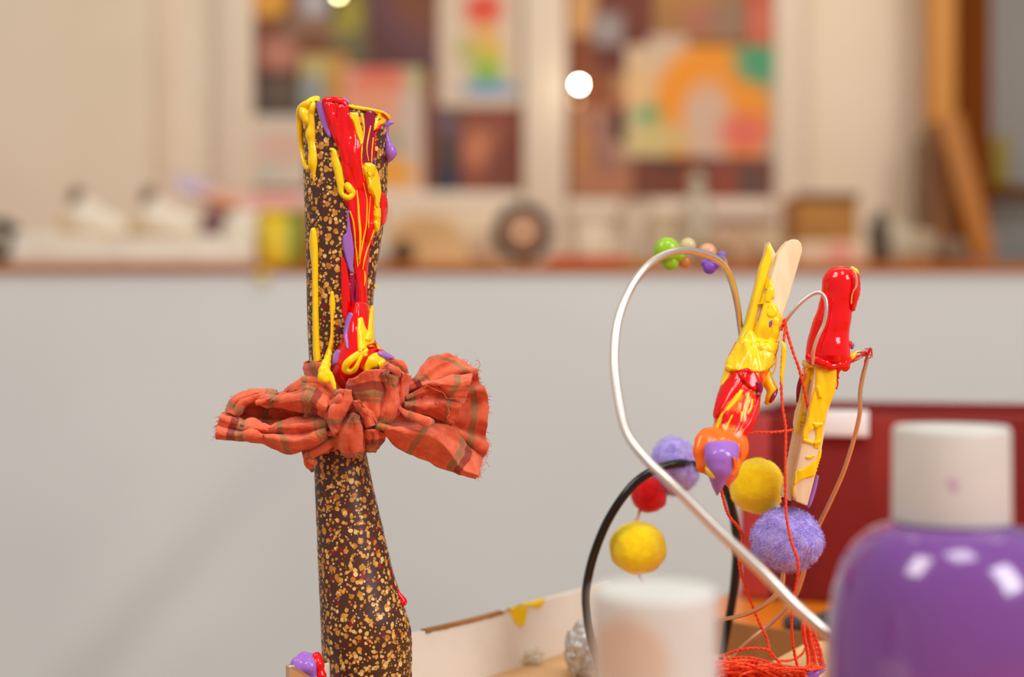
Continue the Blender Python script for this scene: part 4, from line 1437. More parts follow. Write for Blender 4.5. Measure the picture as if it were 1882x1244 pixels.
FR = plain('frayed_coral_thread', (226, 104, 70), .85)
hairs('frayed_edge', spots, FR, bow, .00005, (.0003, .0013))['kind'] = 'stuff'
for pts in ([(867, 690, .433), (874, 680, .432), (882, 672, .431), (879, 662, .430), (875, 663, .430)],
            [(897, 838, .436), (893, 846, .435), (896, 852, .434), (900, 858, .434)],
            [(780, 706, .421), (800, 716, .420), (815, 722, .4195), (822, 732, .419), (842, 731, .419)],
            [(822, 745, .42), (826, 760, .419), (822, 768, .4185), (830, 775, .419)],
            [(408, 757, .431), (402, 766, .43), (395, 767, .43)],
            [(558, 694, .426), (550, 698, .425), (543, 706, .424)]):
    wire('loose_thread', pts, .55, FR, 24, bow, 5)

# --- paint heaped where the bow meets the tube
for ch in bow.children:
    if ch.name.startswith(('knot', 'left_flap', 'band')):
        me = ch.data
        ts.add([Vector(bow['_o']) + v.co for v in me.vertices], [tuple(p.vertices) for p in me.polygons])
hp = [(556, 648, 676), (580, 640, 683), (606, 633, 687), (630, 626, 692), (643, 618, 705), (656, 611, 723), (668, 606, 730), (682, 605, 731), (696, 610, 726), (708, 616, 708), (718, 622, 690), (724, 632, 676)]
V, Fc = [], []
rr = cr(hp, 60)
nh = 48
for i, (y, l, r) in enumerate(rr):
    tt = i / 59
    dc = .4375
    dep = .0078 + .0062 * math.sin(math.pi * min(1, tt * 1.1)) ** 1.2
    R_ = (r - l) / 2 * dc / F
    c = at((l + r) / 2, y, dc)
    for k in range(nh):
        a = 2 * math.pi * k / nh
        q = Vector((math.cos(a) * 1.4, math.sin(a) * 1.4, y * .04))
        V.append(c + Vector((R_ * math.cos(a), (dep if math.sin(a) < 0 else .004) * math.sin(a) * (1 + .08 * noise.noise(q)), 0)))
for i in range(59):
    for k in range(nh):
        a, b = i * nh + k, i * nh + (k + 1) % nh
        Fc.append((a, b, b + nh, a + nh))
Fc.append(tuple(range(nh))[::-1])
Fc.append(tuple(59 * nh + k for k in range(nh)))
mk('red_paint', V, Fc, RED, tube)
ts.add(V, Fc)
lay('yellow_paint', ts, [(520 + a / 4.147, 430 + b / 4.147, 520 + c / 4.147, 430 + d / 4.147) for (a, b, c, d) in
                         [(570, 640, 604, 630), (566, 700, 618, 700), (564, 760, 650, 752), (566, 800, 690, 760), (568, 850, 690, 830), (572, 890, 650, 862), (580, 900, 610, 880)]], .9, YEL, tube, M=18)
run('yellow_paint', ts, p2([(676, 540, 8), (672, 620, 26), (668, 700, 34), (662, 770, 50), (640, 820, 60)]), .9, YEL, tube)
run('yellow_paint', ts, p2([(640, 850, 16), (690, 850, 16), (720, 870, 18), (735, 892, 12)]), .8, YEL, tube)
run('red_paint', ts, p2([(740, 884, 14), (690, 890, 22), (640, 925, 26), (612, 975, 30), (592, 1030, 30)]), .9, RED, tube)
lay('yellow_paint', ts, [(520 + a / 4.147, 430 + b / 4.147, 520 + c / 4.147, 430 + d / 4.147) for (a, b, c, d) in
                         [(780, 950, 786, 970), (740, 915, 760, 1000), (700, 905, 730, 1020), (660, 925, 690, 1020), (630, 970, 650, 1040), (606, 1030, 620, 1055)]], 1.0, YEL, tube, M=16)
run('yellow_paint', ts, p2([(650, 880, 34), (600, 905, 56), (540, 940, 58), (490, 985, 60), (475, 1030, 52), (510, 1050, 42), (548, 1030, 44), (572, 985, 36), (596, 940, 34), (640, 912, 28)]), .9, YEL, tube, N=80, M=10)
run('purple_paint', ts, p2([(525, 600, 34), (500, 640, 42), (484, 700, 38), (478, 770, 26), (490, 840, 20), (495, 880, 8)]), .6, PUR, tube)
run('purple_paint', ts, p2([(432, 880, 22), (402, 930, 50), (388, 980, 58), (390, 1005, 36)]), .7, PUR, tube)
run('purple_paint', ts, p2([(720, 905, 20), (750, 918, 40), (790, 932, 44), (830, 946, 20), (845, 950, 8)]), .9, PUR, tube)
run('red_paint', ts, p2([(640, 850, 6), (690, 838, 7), (720, 868, 5)]), .5, RED, tube)
# yellow feet running onto the bow
blobs('yellow_paint', [(606, 650, .4305, 6, 10), (602, 660, .4285, 8, 10), (599, 670, .4265, 10, 12), (596, 682, .425, 12, 13), (594, 692, .424, 11.5, 10), (600, 699, .4232, 8, 7), (590, 698, .4238, 7, 6), (606, 688, .4236, 7, 7), (610, 696, .423, 6, 9), (613, 706, .4225, 5.5, 9), (616, 714, .4222, 4.2, 6)], YEL, tube, .0004)

# paint lump in the tray corner
lump = empty('paint_lump', at(566, 1300, .43), 'purple and red wet paint lump at the foot of the speckled tube', 'paint lump')
lump.location.z = ZF
lump['_o'] = tuple(lump.location)
blobs('purple_paint', [(545, 1218, .4225, 12), (558, 1210, .4245, 14), (572, 1214, .424, 15), (568, 1226, .422, 18), (552, 1236, .4225, 18), (578, 1252, .423, 20), (566, 1280, .427, 34), (572, 1318, .430, 40), (568, 1340, .430, 34)], PUR, lump)
blobs('red_paint', [(582, 1207, .4235, 11), (585, 1222, .4225, 13), (590, 1242, .422, 12)], RED, lump)

# ================================================================== WIRE SCULPTURE
# thick aluminium loop
loop = wire('wire_loop', [(1366, 640, .4395, 5.5), (1361, 606, .440, 5.5), (1355, 560, .438, 6), (1344, 515, .434, 6.6), (1325, 482, .427, 6.8), (1285, 464, .418, 7), (1240, 462, .408, 7.2), (1195, 484, .400, 7.4), (1160, 528, .394, 7.6), (1136, 590, .388, 7.8), (1129, 660, .383, 7.8), (1136, 730, .378, 7.8),
                          (1152, 795, .373, 8), (1188, 845, .368, 8.4), (1240, 895, .363, 9), (1320, 975, .358, 10.4), (1400, 1050, .353, 11), (1460, 1112, .350, 11.4), (1520, 1166, .348, 11.6), (1580, 1230, .350, 10.5), (1640, 1330, .354, 10.5), (1680, 1420, .356, 10.5), (1700, 1503, .356, 10.5)], 6, ALU, 160, None, 12)
thing(loop, 'thick silvery aluminium wire bent into a tall open loop', 'wire')
# beads strung behind the top of the loop
def bead(px, py, D, r, rgb, label, lobes=None, trans=.6):
    c = at(px, py, D)
    R_ = r * D / F
    gs = [ball_geo(c, R_, R_ * .8, R_, 3)]
    for (dx, dy, s_) in (lobes or []):
        gs.append(ball_geo(at(px + dx, py + dy, D), R_ * s_, R_ * s_ * .8, R_ * s_, 3))
    V, Fc = join(gs)
    o = mk('bead', V, Fc, plain('clear_bead_%d_%d' % (px, py), rgb, .12, Transmission_Weight=trans, IOR=1.4))
    return thing(o, label, 'bead', 'clear beads on the wire loop')


bead(1226, 461, .474, 25, (172, 226, 50), 'lime green two lobed bead at the top of the wire loop', [(6, 22, .6), (20, 8, .5)], .35)
bead(1264, 452, .476, 15, (236, 222, 168), 'pale cream bead next to the lime green bead', None, .4)
bead(1258, 482, .480, 12, (238, 158, 84), 'small orange bead hanging under the cream bead', None, .4)
bead(1300, 464, .478, 17, (244, 190, 150), 'peach bead right of the cream bead', None, .4)
bead(1304, 492, .476, 13, (150, 92, 216), 'violet bead hanging below the peach bead', [(10, -6, .8), (-8, -8, .6)], .35)
bead(1326, 470, .478, 9, (150, 110, 220), 'small violet bead at the right of the bead row', None, .4)
bs = wire('bead_string', [(1180, 502, .3975), (1206, 478, .440), (1226, 463, .474), (1264, 458, .477), (1282, 470, .478), (1304, 475, .477), (1328, 472, .474), (1336, 486, .455), (1328, 488, .429)], 1.6, plain('clear_nylon', (226, 210, 190), .2, Transmission_Weight=.5), 50, None, 6)
thing(bs, 'clear nylon string carrying the beads behind the wire loop', 'string')

# ------------------------------------------------------------------ pegs
def prong(name, poly, D, depth, parent, tilt=0.0, mat=WOODPEG, dmap=None):
    """wooden peg half: pixel outline extruded away from the camera, edges bevelled"""
    bm = bmesh.new()
    front = []
    for (x, y) in poly:
        d = D + tilt * (y - 700) * 1e-5
        front.append(at(x, y, d))
    vf = [bm.verts.new(p) for p in front]
    vb = [bm.verts.new(p + Vector((0, depth, 0))) for p in front]
    n = len(poly)
    bm.faces.new(vf)
    bm.faces.new(vb[::-1])
    for i in range(n):
        bm.faces.new((vf[i], vb[i], vb[(i + 1) % n], vf[(i + 1) % n]))
    bmesh.ops.recalc_face_normals(bm, faces=bm.faces)
    bmesh.ops.bevel(bm, geom=list(bm.edges), offset=.0004, segments=2, affect='EDGES', profile=.5)
    bmesh.ops.triangulate(bm, faces=[f for f in bm.faces if len(f.verts) > 4])
    bm.verts.index_update()
    V = [v.co.copy() for v in bm.verts]
    Fc = [tuple(v.index for v in f.verts) for f in bm.faces]
    bm.free()
    o = mk(name, V, Fc, mat, parent, smooth=False)
    return o, V, Fc


# right peg
pegR = empty('clothes_peg', at(1470, 925, .432), 'wooden clothes peg with a thick glossy red top and yellow paint', 'clothes peg', 'painted clothes pegs')
rs = Surf()
o, V, Fc = prong('prong', [(1496, 640), (1486, 676), (1476, 740), (1465, 800), (1455, 850), (1441, 914), (1454, 922), (1461, 892), (1472, 816), (1485, 756), (1498, 684), (1502, 640)], .4325, .008, pegR)
rs.add(V, Fc)
rearp = o
o, V, Fc = prong('prong', [(1502, 630), (1497, 684), (1488, 740), (1474, 810), (1465, 853), (1457, 896), (1463, 922), (1484, 930), (1495, 888), (1508, 838), (1524, 750), (1538, 712), (1542, 684), (1548, 630)], .4285, .0085, pegR)
rs.add(V, Fc)
frontp = o
# dark red / purple on the hidden edges
wire('purple_paint', [(1502, 876, .432, 3), (1496, 900, .432, 4), (1489, 922, .432, 4), (1486, 931, .432, 2.5)], 1, PUR, 20, pegR, 10)
wire('maroon_paint', [(1438, 916, .4365, 3), (1444, 924, .4365, 5), (1452, 924, .4365, 4)], 1, MAR, 16, pegR, 10)


def z7(pts):
    return [(1260 + x / 4.147, 660 + y / 4.147, w / 4.147) for (x, y, w) in pts]


def z7r(rows):
    return [(1260 + a / 4.147, 660 + b / 4.147, 1260 + c / 4.147, 660 + d / 4.147) for (a, b, c, d) in rows]


# yellow on the front prong
lay('yellow_paint', rs, z7r([(985, 60, 1160, 60), (988, 110, 1158, 120), (985, 200, 1150, 210), (955, 300, 1122, 310), (940, 360, 1090, 370), (932, 420, 1070, 430), (915, 480, 1056, 490), (900, 540, 950, 552), (890, 600, 930, 606), (884, 630, 916, 632)]), .55, YEL, frontp, M=18, rip=.8)
lay('yellow_paint', rs, z7r([(960, 480, 1056, 480), (985, 530, 1050, 530), (992, 580, 1042, 580), (985, 620, 1040, 630), (975, 680, 1012, 690)]), .5, YEL, frontp, rip=.6)
run('yellow_paint', rs, z7([(892, 615, 30), (940, 630, 34), (990, 640, 34), (1030, 620, 40)]), .5, YEL, frontp)
run('yellow_paint', rs, z7([(915, 748, 16), (950, 748, 26), (985, 732, 14)]), .5, YEL, frontp)
lay('yellow_paint', rs, z7r([(1022, 680, 1040, 680), (1005, 740, 1036, 745), (960, 790, 1025, 800), (900, 830, 1010, 850), (850, 850, 985, 890), (838, 890, 920, 905), (832, 930, 870, 925), (828, 960, 842, 955)]), .55, YEL, frontp, M=16, rip=.6)
run('yellow_paint', rs, z7([(845, 850, 10), (835, 940, 14), (822, 1000, 14), (832, 1060, 10)]), .4, YEL, frontp)
run('yellow_paint', rs, z7([(1004, 200, 30), (1020, 250, 40), (1030, 300, 30)]), .5, YEL, frontp)
# yellow on the rear prong
lay('yellow_paint', rs, z7r([(885, 60, 975, 60), (885, 120, 960, 120), (880, 200, 940, 200), (870, 280, 915, 285), (855, 350, 900, 355), (830, 420, 890, 425), (822, 480, 880, 485), (832, 530, 872, 530), (845, 570, 858, 570)]), .6, YEL, rearp, rip=.6)
run('orange_paint', rs, z7([(905, 60, 16), (910, 120, 18), (900, 180, 10)]), .4, ORA, rearp)
run('yellow_paint', rs, z7([(884, 60, 40), (905, 25, 46), (950, 50, 44), (985, 60, 26)]), 1.2, YEL, rearp)
run('yellow_paint', rs, z7([(822, 655, 10), (826, 668, 10)]), .3, YEL, rearp)
run('yellow_paint', rs, z7([(742, 930, 10), (746, 960, 10)]), .3, YEL, rearp)
# glossy red cap: outline pairs (left, right) down the axis
redrows = [(489.5, 1543, 1550), (491, 1535, 1557), (494.5, 1526, 1565), (500, 1519, 1570), (512, 1512.5, 1575), (526, 1511, 1576), (540, 1510, 1575), (556, 1506, 1570), (572, 1502, 1566), (588, 1495, 1564), (605, 1490, 1561), (625, 1484.5, 1560),
           (645, 1481.5, 1562), (658, 1481, 1561), (668, 1488, 1557), (675, 1508, 1553)]
V, Fc = [], []
rr = cr(redrows, 84)
n = 48
DC = .4325
for i, (y, l, r) in enumerate(rr):
    R_ = (r - l) / 2 * DC / F
    c = at((l + r) / 2, y, DC)
    dp = min(R_, .0063 + .0006 * math.sin(y * .09)) 
    for k in range(n):
        a = 2 * math.pi * k / n
        w_ = 1 + .05 * noise.noise(Vector((math.cos(a) * 1.3, math.sin(a) * 1.3, y * .028)))
        V.append(c + Vector((R_ * math.cos(a), dp * math.sin(a) * w_, -.0008 * math.cos(a * 2.0 + .6) * max(0, (y - 640) / 35))))
for i in range(len(rr) - 1):
    for k in range(n):
        a, b = i * n + k, i * n + (k + 1) % n
        Fc.append((a, b, b + n, a + n))
Fc.append(tuple(range(n))[::-1])
Fc.append(tuple((len(rr) - 1) * n + k for k in range(n)))
mk('red_paint', V, Fc, RED, pegR)
rs.add(V, Fc)
blobs('red_paint', [(1500, 662, .4275, 14, 9), (1515, 668, .427, 13, 9), (1527, 674, .4275, 11, 8), (1540, 670, .428, 12, 8), (1487, 656, .429, 8, 9), (1550, 672, .429, 11, 10), (1552, 660, .430, 12, 14)], RED, pegR, .0005)
lay('red_paint', rs, [(1561, 498, 1577, 503), (1566, 520, 1582, 520), (1566, 540, 1579, 542), (1564, 556, 1575, 557), (1563, 570, 1568, 574)], 1.0, RED, pegR, .433)
run('pink_paint', rs, [(1562, 492, 3), (1571, 504, 3), (1573, 524, 3), (1567, 542, 2.5), (1565, 560, 2)], .8, plain('pinkish_mixed_paint', (236, 150, 110), .2), pegR, .431)
wire('yellow_paint', [(1566, 493, .433, 4), (1573, 499, .433, 5), (1576, 505, .433, 3)], 1, YEL, 14, pegR, 10)
blobs('red_paint', [(1554, 660, .431, 12), (1553, 674, .431, 10), (1560, 632, .431, 8)], RED, pegR, .0005)
wire('purple_paint', [(1562, 630, .432, 4), (1566, 634, .432, 4.5), (1566, 639, .432, 3)], 1, PUR, 12, pegR, 10)
run('red_paint', rs, [(1542, 672, 8), (1541, 700, 6), (1538, 716, 5), (1531, 738, 3)], .8, RED, pegR)
wire('maroon_paint', [(1473, 690, .436, 3), (1468, 712, .436, 4), (1465, 738, .436, 2)], 1, MAR, 16, pegR, 10)
wire('yellow_paint', [(1558, 660, .432, 5), (1566, 655, .432, 6), (1571, 650, .432, 4)], 1, YEL, 14, pegR, 10)

# left peg
pegL = empty('clothes_peg', at(1350, 840, .42), 'wooden clothes peg smothered in yellow and red with a purple drop', 'clothes peg', 'painted clothes pegs')
ls = Surf()
o, V, Fc = prong('prong', [(1414, 443), (1427, 469), (1419, 500), (1404, 552), (1390, 600), (1380, 640), (1360, 650), (1361, 626), (1374, 596), (1391, 534), (1400, 492), (1409, 468)], .4305, .0075, pegL, -3)
ls.add(V, Fc)
lp1 = o
o, V, Fc = prong('prong', [(1461, 439.5), (1453, 440), (1444, 449), (1430, 469), (1419, 505), (1404, 560), (1388, 620), (1378, 660), (1425, 672), (1432, 620), (1441, 576), (1453, 537), (1466, 492), (1475, 461), (1473.5, 448), (1468, 441.5)], .428, .008, pegL, -3)
ls.add(V, Fc)
lp2 = o
# body of paint below
body = [(628, 1352, 1432), (642, 1345, 1430), (656, 1338, 1424), (668, 1333, 1420), (680, 1333, 1414), (694, 1330, 1407), (710, 1324, 1402), (728, 1318, 1398), (746, 1313, 1394), (764, 1312, 1390), (782, 1311, 1383), (800, 1304, 1374), (820, 1296, 1370), (840, 1292, 1366), (858, 1296, 1360), (872, 1304, 1352)]
V, Fc = [], []
rr = cr(body, 60)
for i, (y, l, r) in enumerate(rr):
    d = .430 - (y - 628) / 244 * .020
    R_ = (r - l) / 2 * d / F
    c = at((l + r) / 2, y, d)
    for k in range(n):
        a = 2 * math.pi * k / n
        w_ = 1 + .10 * noise.noise(Vector((math.cos(a) * 1.5, math.sin(a) * 1.5, y * .035 + 4)))
        V.append(c + Vector((R_ * math.cos(a), min(R_, .0062) * math.sin(a) * w_, 0)))
for i in range(len(rr) - 1):
    for k in range(n):
        a, b = i * n + k, i * n + (k + 1) % n
        Fc.append((a, b, b + n, a + n))
Fc.append(tuple(range(n))[::-1])
Fc.append(tuple((len(rr) - 1) * n + k for k in range(n)))
fm = []
BODY = NT('streaked_orange_and_red_paint')
oc = BODY.coord()
ns = BODY.noise(oc, 170, 3)
ns2 = BODY.noise(oc, 420, 2)
BODY.l(BODY.mix(BODY.ramp(ns.outputs[0], .48, .58), BODY.mix(BODY.ramp(ns2.outputs[0], .45, .6), L3((255, 96, 14)), L3((255, 150, 16))), L3((226, 14, 10))), BODY.b.inputs['Base Color'])
BODY.b.inputs['Roughness'].default_value = .16
mk('paint_coat', V, Fc, BODY.m, pegL)
ls.add(V, Fc)
# yellow smears on the prongs
lay('yellow_paint', ls, [(1411, 447, 1417, 452), (1403.5, 470, 1419, 477), (1393, 494, 1413, 500), (1384, 534, 1402, 540), (1375, 566, 1393, 572), (1366, 598, 1387, 606), (1353, 630, 1380, 640)], .5, YEL, lp1, M=14)
lay('yellow_paint', ls, [(1416, 512, 1419, 514), (1410, 530, 1424, 546), (1404, 548, 1418, 552), (1400, 566, 1440, 586), (1394, 586, 1437, 602), (1386, 606, 1434, 622), (1380, 640, 1428, 652)], .6, YEL, lp2, M=16, rip=.5)
run('yellow_paint', ls, [(1416, 558, 16), (1420, 570, 22), (1412, 582, 20)], .4, YEL, lp2)
run('yellow_paint', ls, [(1418, 528, 12), (1414, 542, 14), (1410, 556, 10)], .4, YEL, lp2)
wire('purple_paint', [(1424, 590, .4275, 3), (1417, 592, .4275, 3.5), (1415, 600, .4275, 2)], 1, PUR, 14, pegL, 10)
blobs('yellow_paint', [(1426, 592, .427, 9, 12), (1424, 610, .427, 9, 16), (1420, 632, .4275, 10, 18), (1413, 655, .427, 13, 16), (1400, 640, .4265, 16, 20), (1385, 650, .426, 16, 22), (1392, 672, .4255, 18, 14), (1368, 640, .4265, 14, 20),
                       (1358, 656, .426, 18, 16), (1345, 666, .4265, 13, 14), (1340, 676, .427, 9, 12), (1372, 668, .4255, 16, 14), (1378, 622, .4275, 12, 18), (1336, 694, .4275, 5, 16), (1333, 706, .4275, 4, 10)], YEL, pegL, .0006)
blobs('yellow_paint', [(1407, 690, .4265, 12, 14), (1413, 705, .426, 12, 14), (1420, 718, .4255, 11, 14), (1415, 732, .4255, 10, 12), (1409, 741, .4255, 6, 8)], YEL, pegL, .0006)
wire('maroon_paint', [(1428, 716, .4245, 2), (1422, 728, .4235, 4), (1416, 738, .4235, 3)], 1, MAR, 14, pegL, 10)
wire('yellow_paint', [(1426, 640, .428, 1.6), (1427, 665, .428, 1.4), (1422, 684, .428, 1.4), (1415, 687, .428, 2)], 1, YEL, 20, pegL, 8)
lay('yellow_paint', ls, [(1354, 626, 1432, 628), (1346, 640, 1430, 644), (1338, 656, 1426, 658), (1333, 668, 1420, 674), (1334, 676, 1400, 684), (1340, 682, 1360, 684)], 1.0, YEL, pegL, .42, M=22, rip=1.2)
lay('yellow_paint', ls, [(1334, 668, 1346, 672), (1332, 684, 1342, 688), (1328, 698, 1335, 702), (1325, 710, 1329, 712)], .8, YEL, pegL, .42)
# red coat
lay('red_paint', ls, z7r([(380, 90, 470, 60), (330, 140, 460, 150), (280, 190, 410, 230), (245, 270, 370, 280), (228, 340, 320, 350), (218, 400, 270, 410), (216, 450, 232, 455)]), .8, RED, pegL, .42, M=18)
lay('red_paint', ls, z7r([(395, 100, 470, 60), (400, 130, 540, 110), (440, 180, 560, 160), (480, 220, 570, 210), (520, 240, 575, 250)]), 1.1, RED, pegL, .42, M=16)
lay('red_paint', ls, z7r([(540, 250, 570, 250), (535, 330, 560, 330), (510, 400, 552, 410), (480, 470, 530, 480), (440, 530, 500, 540), (420, 590, 468, 600)]), .7, RED, pegL, .42)
lay('orange_paint', ls, z7r([(420, 215, 520, 230), (360, 290, 500, 280), (300, 350, 470, 350), (260, 420, 450, 420), (225, 500, 430, 500), (205, 560, 400, 560), (190, 610, 380, 600)]), .4, BODY.m, pegL, .42, M=16)
for pts in ([(430, 230, 30), (390, 300, 30), (330, 370, 24), (270, 440, 26), (230, 540, 26), (210, 600, 20)], [(480, 250, 20), (470, 330, 22), (440, 400, 16), (420, 480, 14)], [(400, 260, 16), (350, 330, 18), (300, 400, 16), (260, 500, 14)],
            [(510, 300, 14), (500, 370, 18), (470, 420, 12)], [(360, 420, 12), (320, 500, 16), (290, 570, 14)]):
    run('yellow_paint', ls, z7(pts), .22, YEL, pegL, .42)
for pts in ([(320, 390, 30), (300, 440, 44), (285, 490, 24)], [(455, 290, 14), (440, 340, 18), (430, 400, 10)]):
    run('red_paint', ls, z7(pts), .5, RED, pegL, .42)
run('maroon_paint', ls, z7([(540, 170, 30), (565, 200, 44), (560, 250, 34), (550, 290, 16)]), .8, MAR, pegL, .42)
# orange collar and the purple drop
blobs('orange_paint', [(1290, 812, .4125, 16, 20), (1284, 830, .411, 13, 20), (1288, 856, .410, 11, 18), (1298, 800, .414, 16, 16), (1360, 800, .413, 14, 22), (1368, 822, .412, 11, 22), (1362, 838, .411, 11, 14), (1330, 805, .413, 26, 18), (1350, 872, .412, 9, 12), (1340, 892, .412, 6, 10), (1328, 850, .4115, 34, 40), (1345, 800, .413, 22, 18), (1310, 800, .4135, 20, 18), (1326, 822, .412, 36, 30)], ORA, pegL, .0009)
dr = [(1326, 806), (1299, 814), (1288, 832), (1289, 850), (1300, 876), (1318, 913), (1334, 890), (1350, 866), (1362, 842), (1361, 824), (1355, 812)]
blobs('purple_paint', [(1310, 826, .4085, 18, 17), (1342, 826, .4085, 19, 18), (1326, 826, .4075, 22, 18), (1325, 842, .4065, 32, 26), (1322, 858, .4065, 26, 26), (1320, 874, .407, 18, 22), (1319, 888, .4075, 12, 18), (1318, 900, .408, 6.5, 13), (1318, 907, .408, 4, 8)], PUR, pegL, .0006)
ds = Surf()
for s_ in ((1310, 826, .4085, 18, 17), (1342, 826, .4085, 19, 18), (1326, 826, .4075, 22, 18), (1325, 842, .4065, 32, 26), (1322, 858, .4065, 26, 26)):
    ds.add(*ball_geo(at(*s_[:3]), s_[3] * s_[2] / F, s_[3] * s_[2] / F * .9, s_[4] * s_[2] / F, 3))
run('yellow_paint', ds, z7([(135, 790, 30), (150, 840, 44), (190, 880, 40), (225, 905, 18)]), .35, YEL, pegL, .405)
run('orange_paint', ds, z7([(365, 740, 14), (375, 790, 20), (365, 840, 10)]), .35, ORA, pegL, .405)

# spring wire that arcs from the left peg to the right peg
sw = wire('peg_wire', [(1424, 612, .430), (1437, 600, .429), (1452, 578, .4275), (1472, 556, .4265), (1492, 541, .426), (1507, 538, .4255), (1517, 549, .425), (1519, 570, .4245), (1514, 596, .4245), (1503, 620, .4245), (1496, 642, .425), (1494.5, 658, .4262), (1495, 668, .4275)], 3.6, ALU, 80, None, 10)
thing(sw, 'thin silver wire arching from the yellow peg to the red topped peg', 'wire')
# copper wire from the red peg down behind the purple pompom
cw = wire('soft_wire', [(1562, 652, .436, 2.6), (1578, 646, .437, 2.8), (1592, 650, .438, 3.2), (1593, 662, .438, 3.8), (1586, 690, .438, 4.2), (1581, 720, .438, 4.2), (1580, 760, .438, 4.2), (1568, 812, .440, 4.2), (1550, 868, .442, 4.2), (1526, 922, .445, 4.2), (1502, 972, .449, 4.2), (1485, 1020, .453, 4.2), (1474, 1062, .456, 4.6), (1462, 1094, .458, 4.6), (1442, 1122, .460, 4.6),
                        (1412, 1150, .462, 4.4), (1380, 1176, .463, 4.4), (1352, 1204, .465, 4.2), (1338, 1240, .467, 4.2), (1332, 1285, .469, 4.2)], 4, COPPER, 140, None, 10)
thing(cw, 'warm coloured soft wire curving down from the red topped peg past the mauve pompom', 'wire')
cw2 = wire('soft_wire', [(1441, 1030, .435, 4.2), (1440, 1052, .436, 4.4), (1436, 1078, .437, 5), (1424, 1096, .438, 5), (1400, 1115, .440, 4.6), (1372, 1128, .443, 4.2), (1340, 1136, .447, 3.8), (1306, 1140, .452, 3.6), (1270, 1150, .458, 3.6), (1240, 1190, .463, 3.6), (1228, 1250, .465, 3.6), (1225, 1285, .466, 3.6)], 4, COPPER, 90, None, 10)
thing(cw2, 'soft wire sweeping left from under the mauve pompom', 'wire')

# red thread tuft at the wire's top
gs = []
for i in range(9):
    a = (1556 + random.uniform(-2, 2), 672 + random.uniform(-3, 3), .432)
    b = (1575 + random.uniform(-3, 3), 658 + random.uniform(-4, 4), .433 + random.uniform(-.001, .001))
    c = (1592 + random.uniform(-4, 4), 650 + random.uniform(-5, 5), .436 + random.uniform(-.002, .001))
    d = (1598 + random.uniform(-5, 5), 645 + random.uniform(-8, 12), .437 + random.uniform(-.002, .001))
    e_ = (1596 + random.uniform(-8, 8), 652 + random.uniform(-12, 16), .437 + random.uniform(-.002, .001))
    Pp, _ = path3([a, b, c, d, e_], 22)
    gs.append(tube_geo(Pp, .00013, 5))
V, Fc = join(gs)
thing(mk('thread_tuft', V, Fc, REDTH), 'frayed red thread tied round the wire right of the red topped peg', 'thread')

# ------------------------------------------------------------------ black cord arch with foil foot
ho = empty('cord_arch', at(1215, 1250, .49), 'black plastic cord bent into an arch inside the tray', 'arch')
ho.location.z = ZF
ho['_o'] = tuple(ho.location)
wire('cord', [(1108, 1252, .488), (1100, 1212, .486), (1086, 1170, .482), (1079, 1130, .479), (1077, 1090, .476), (1084, 1046, .473), (1097, 1003, .470), (1116, 959, .468), (1142, 917, .467), (1171, 884, .468), (1205, 863, .470), (1242, 852, .473), (1280, 855, .478), (1312, 872, .483),
              (1335, 903, .488), (1348, 948, .492), (1354, 1004, .494), (1351, 1060, .496), (1345, 1108, .497), (1336, 1154, .498), (1328, 1200, .498), (1324, 1240, .499)], 8.2, BLACKV, 130, ho, 14)
V, Fc = ball_geo(at(1072, 1196, .497), .0062, .006, .0098, 4, .28, 2.4)
V2, F2 = ball_geo(at(1062, 1200, .497), .0045, .005, .008, 4, .4, 3.0, 7)
V, Fc = join([(V, Fc), (V2, F2)])
V = [Vector((v.x, v.y, max(v.z, ZF))) for v in V]
FOIL = NT('crumpled_foil')
vo = FOIL.n('ShaderNodeTexVoronoi')
vo.inputs['Scale'].default_value = 420
FOIL.l(FOIL.coord(), vo.inputs['Vector'])
FOIL.set(Metallic=.35, Roughness=.3)
FOIL.b.inputs['Base Color'].default_value = L3((214, 210, 206))
FOIL.bump(vo.outputs['Distance'], .7, .0016)
mk('foil_foot', V, Fc, FOIL.m, ho)

# ------------------------------------------------------------------ pompoms
def pompom(px, py, D, rx, rz, rgb, rgb2, label, fib, seed, length=.0013, rough=.6):
    t = NT('pompom_wool_%d' % seed)
    ns = t.noise(t.coord(), 380, 4)
    t.l(t.mix(t.ramp(ns.outputs[0], .36, .62), L3(rgb2), L3(rgb)), t.b.inputs['Base Color'])
    t.set(Roughness=.95)
    t.b.inputs['Sheen Weight'].default_value = .35
    t.b.inputs['Specular IOR Level'].default_value = .1
    t.bump(ns.outputs[0], .35, .0008)
    c = at(px, py, D)
    RX, RZ = rx * D / F, rz * D / F
    V, Fc = ball_geo(c, RX, RX, RZ, 5, .11 if rough > .5 else .06, 1.7, seed)
    out = []
    for v in V:
        n_ = (v - c).normalized()
        out.append(v + n_ * rough * (.0005 * noise.noise(v * 700) + .0009 * noise.noise(v * 260)))
    V = out
    base = len(V)
    rnd = random.Random(seed)
    for _ in range(fib):
        v = V[rnd.randrange(base)]
        n_ = (v - c).normalized()
        tan = Vector((rnd.uniform(-1, 1), rnd.uniform(-1, 1), rnd.uniform(-1, 1)))
        tan = (tan - n_ * tan.dot(n_)).normalized()
        L = length * rnd.uniform(.4, 1.2)
        w_ = n_.cross(tan) * .00005
        p0 = v + tan * rnd.uniform(-.0006, .0006)
        p1_ = p0 + n_ * L * .55 + tan * L * .5
        p2_ = p0 + n_ * L * rnd.uniform(.5, .9) + tan * L * 1.15
        i0 = len(V)
        V += [p0 - w_, p0 + w_, p1_ + w_, p1_ - w_, p2_]
        Fc += [(i0, i0 + 1, i0 + 2, i0 + 3), (i0 + 3, i0 + 2, i0 + 4)]
    return thing(mk('pompom', V, Fc, t.m), label, 'pompom', 'craft pompoms on the wires')


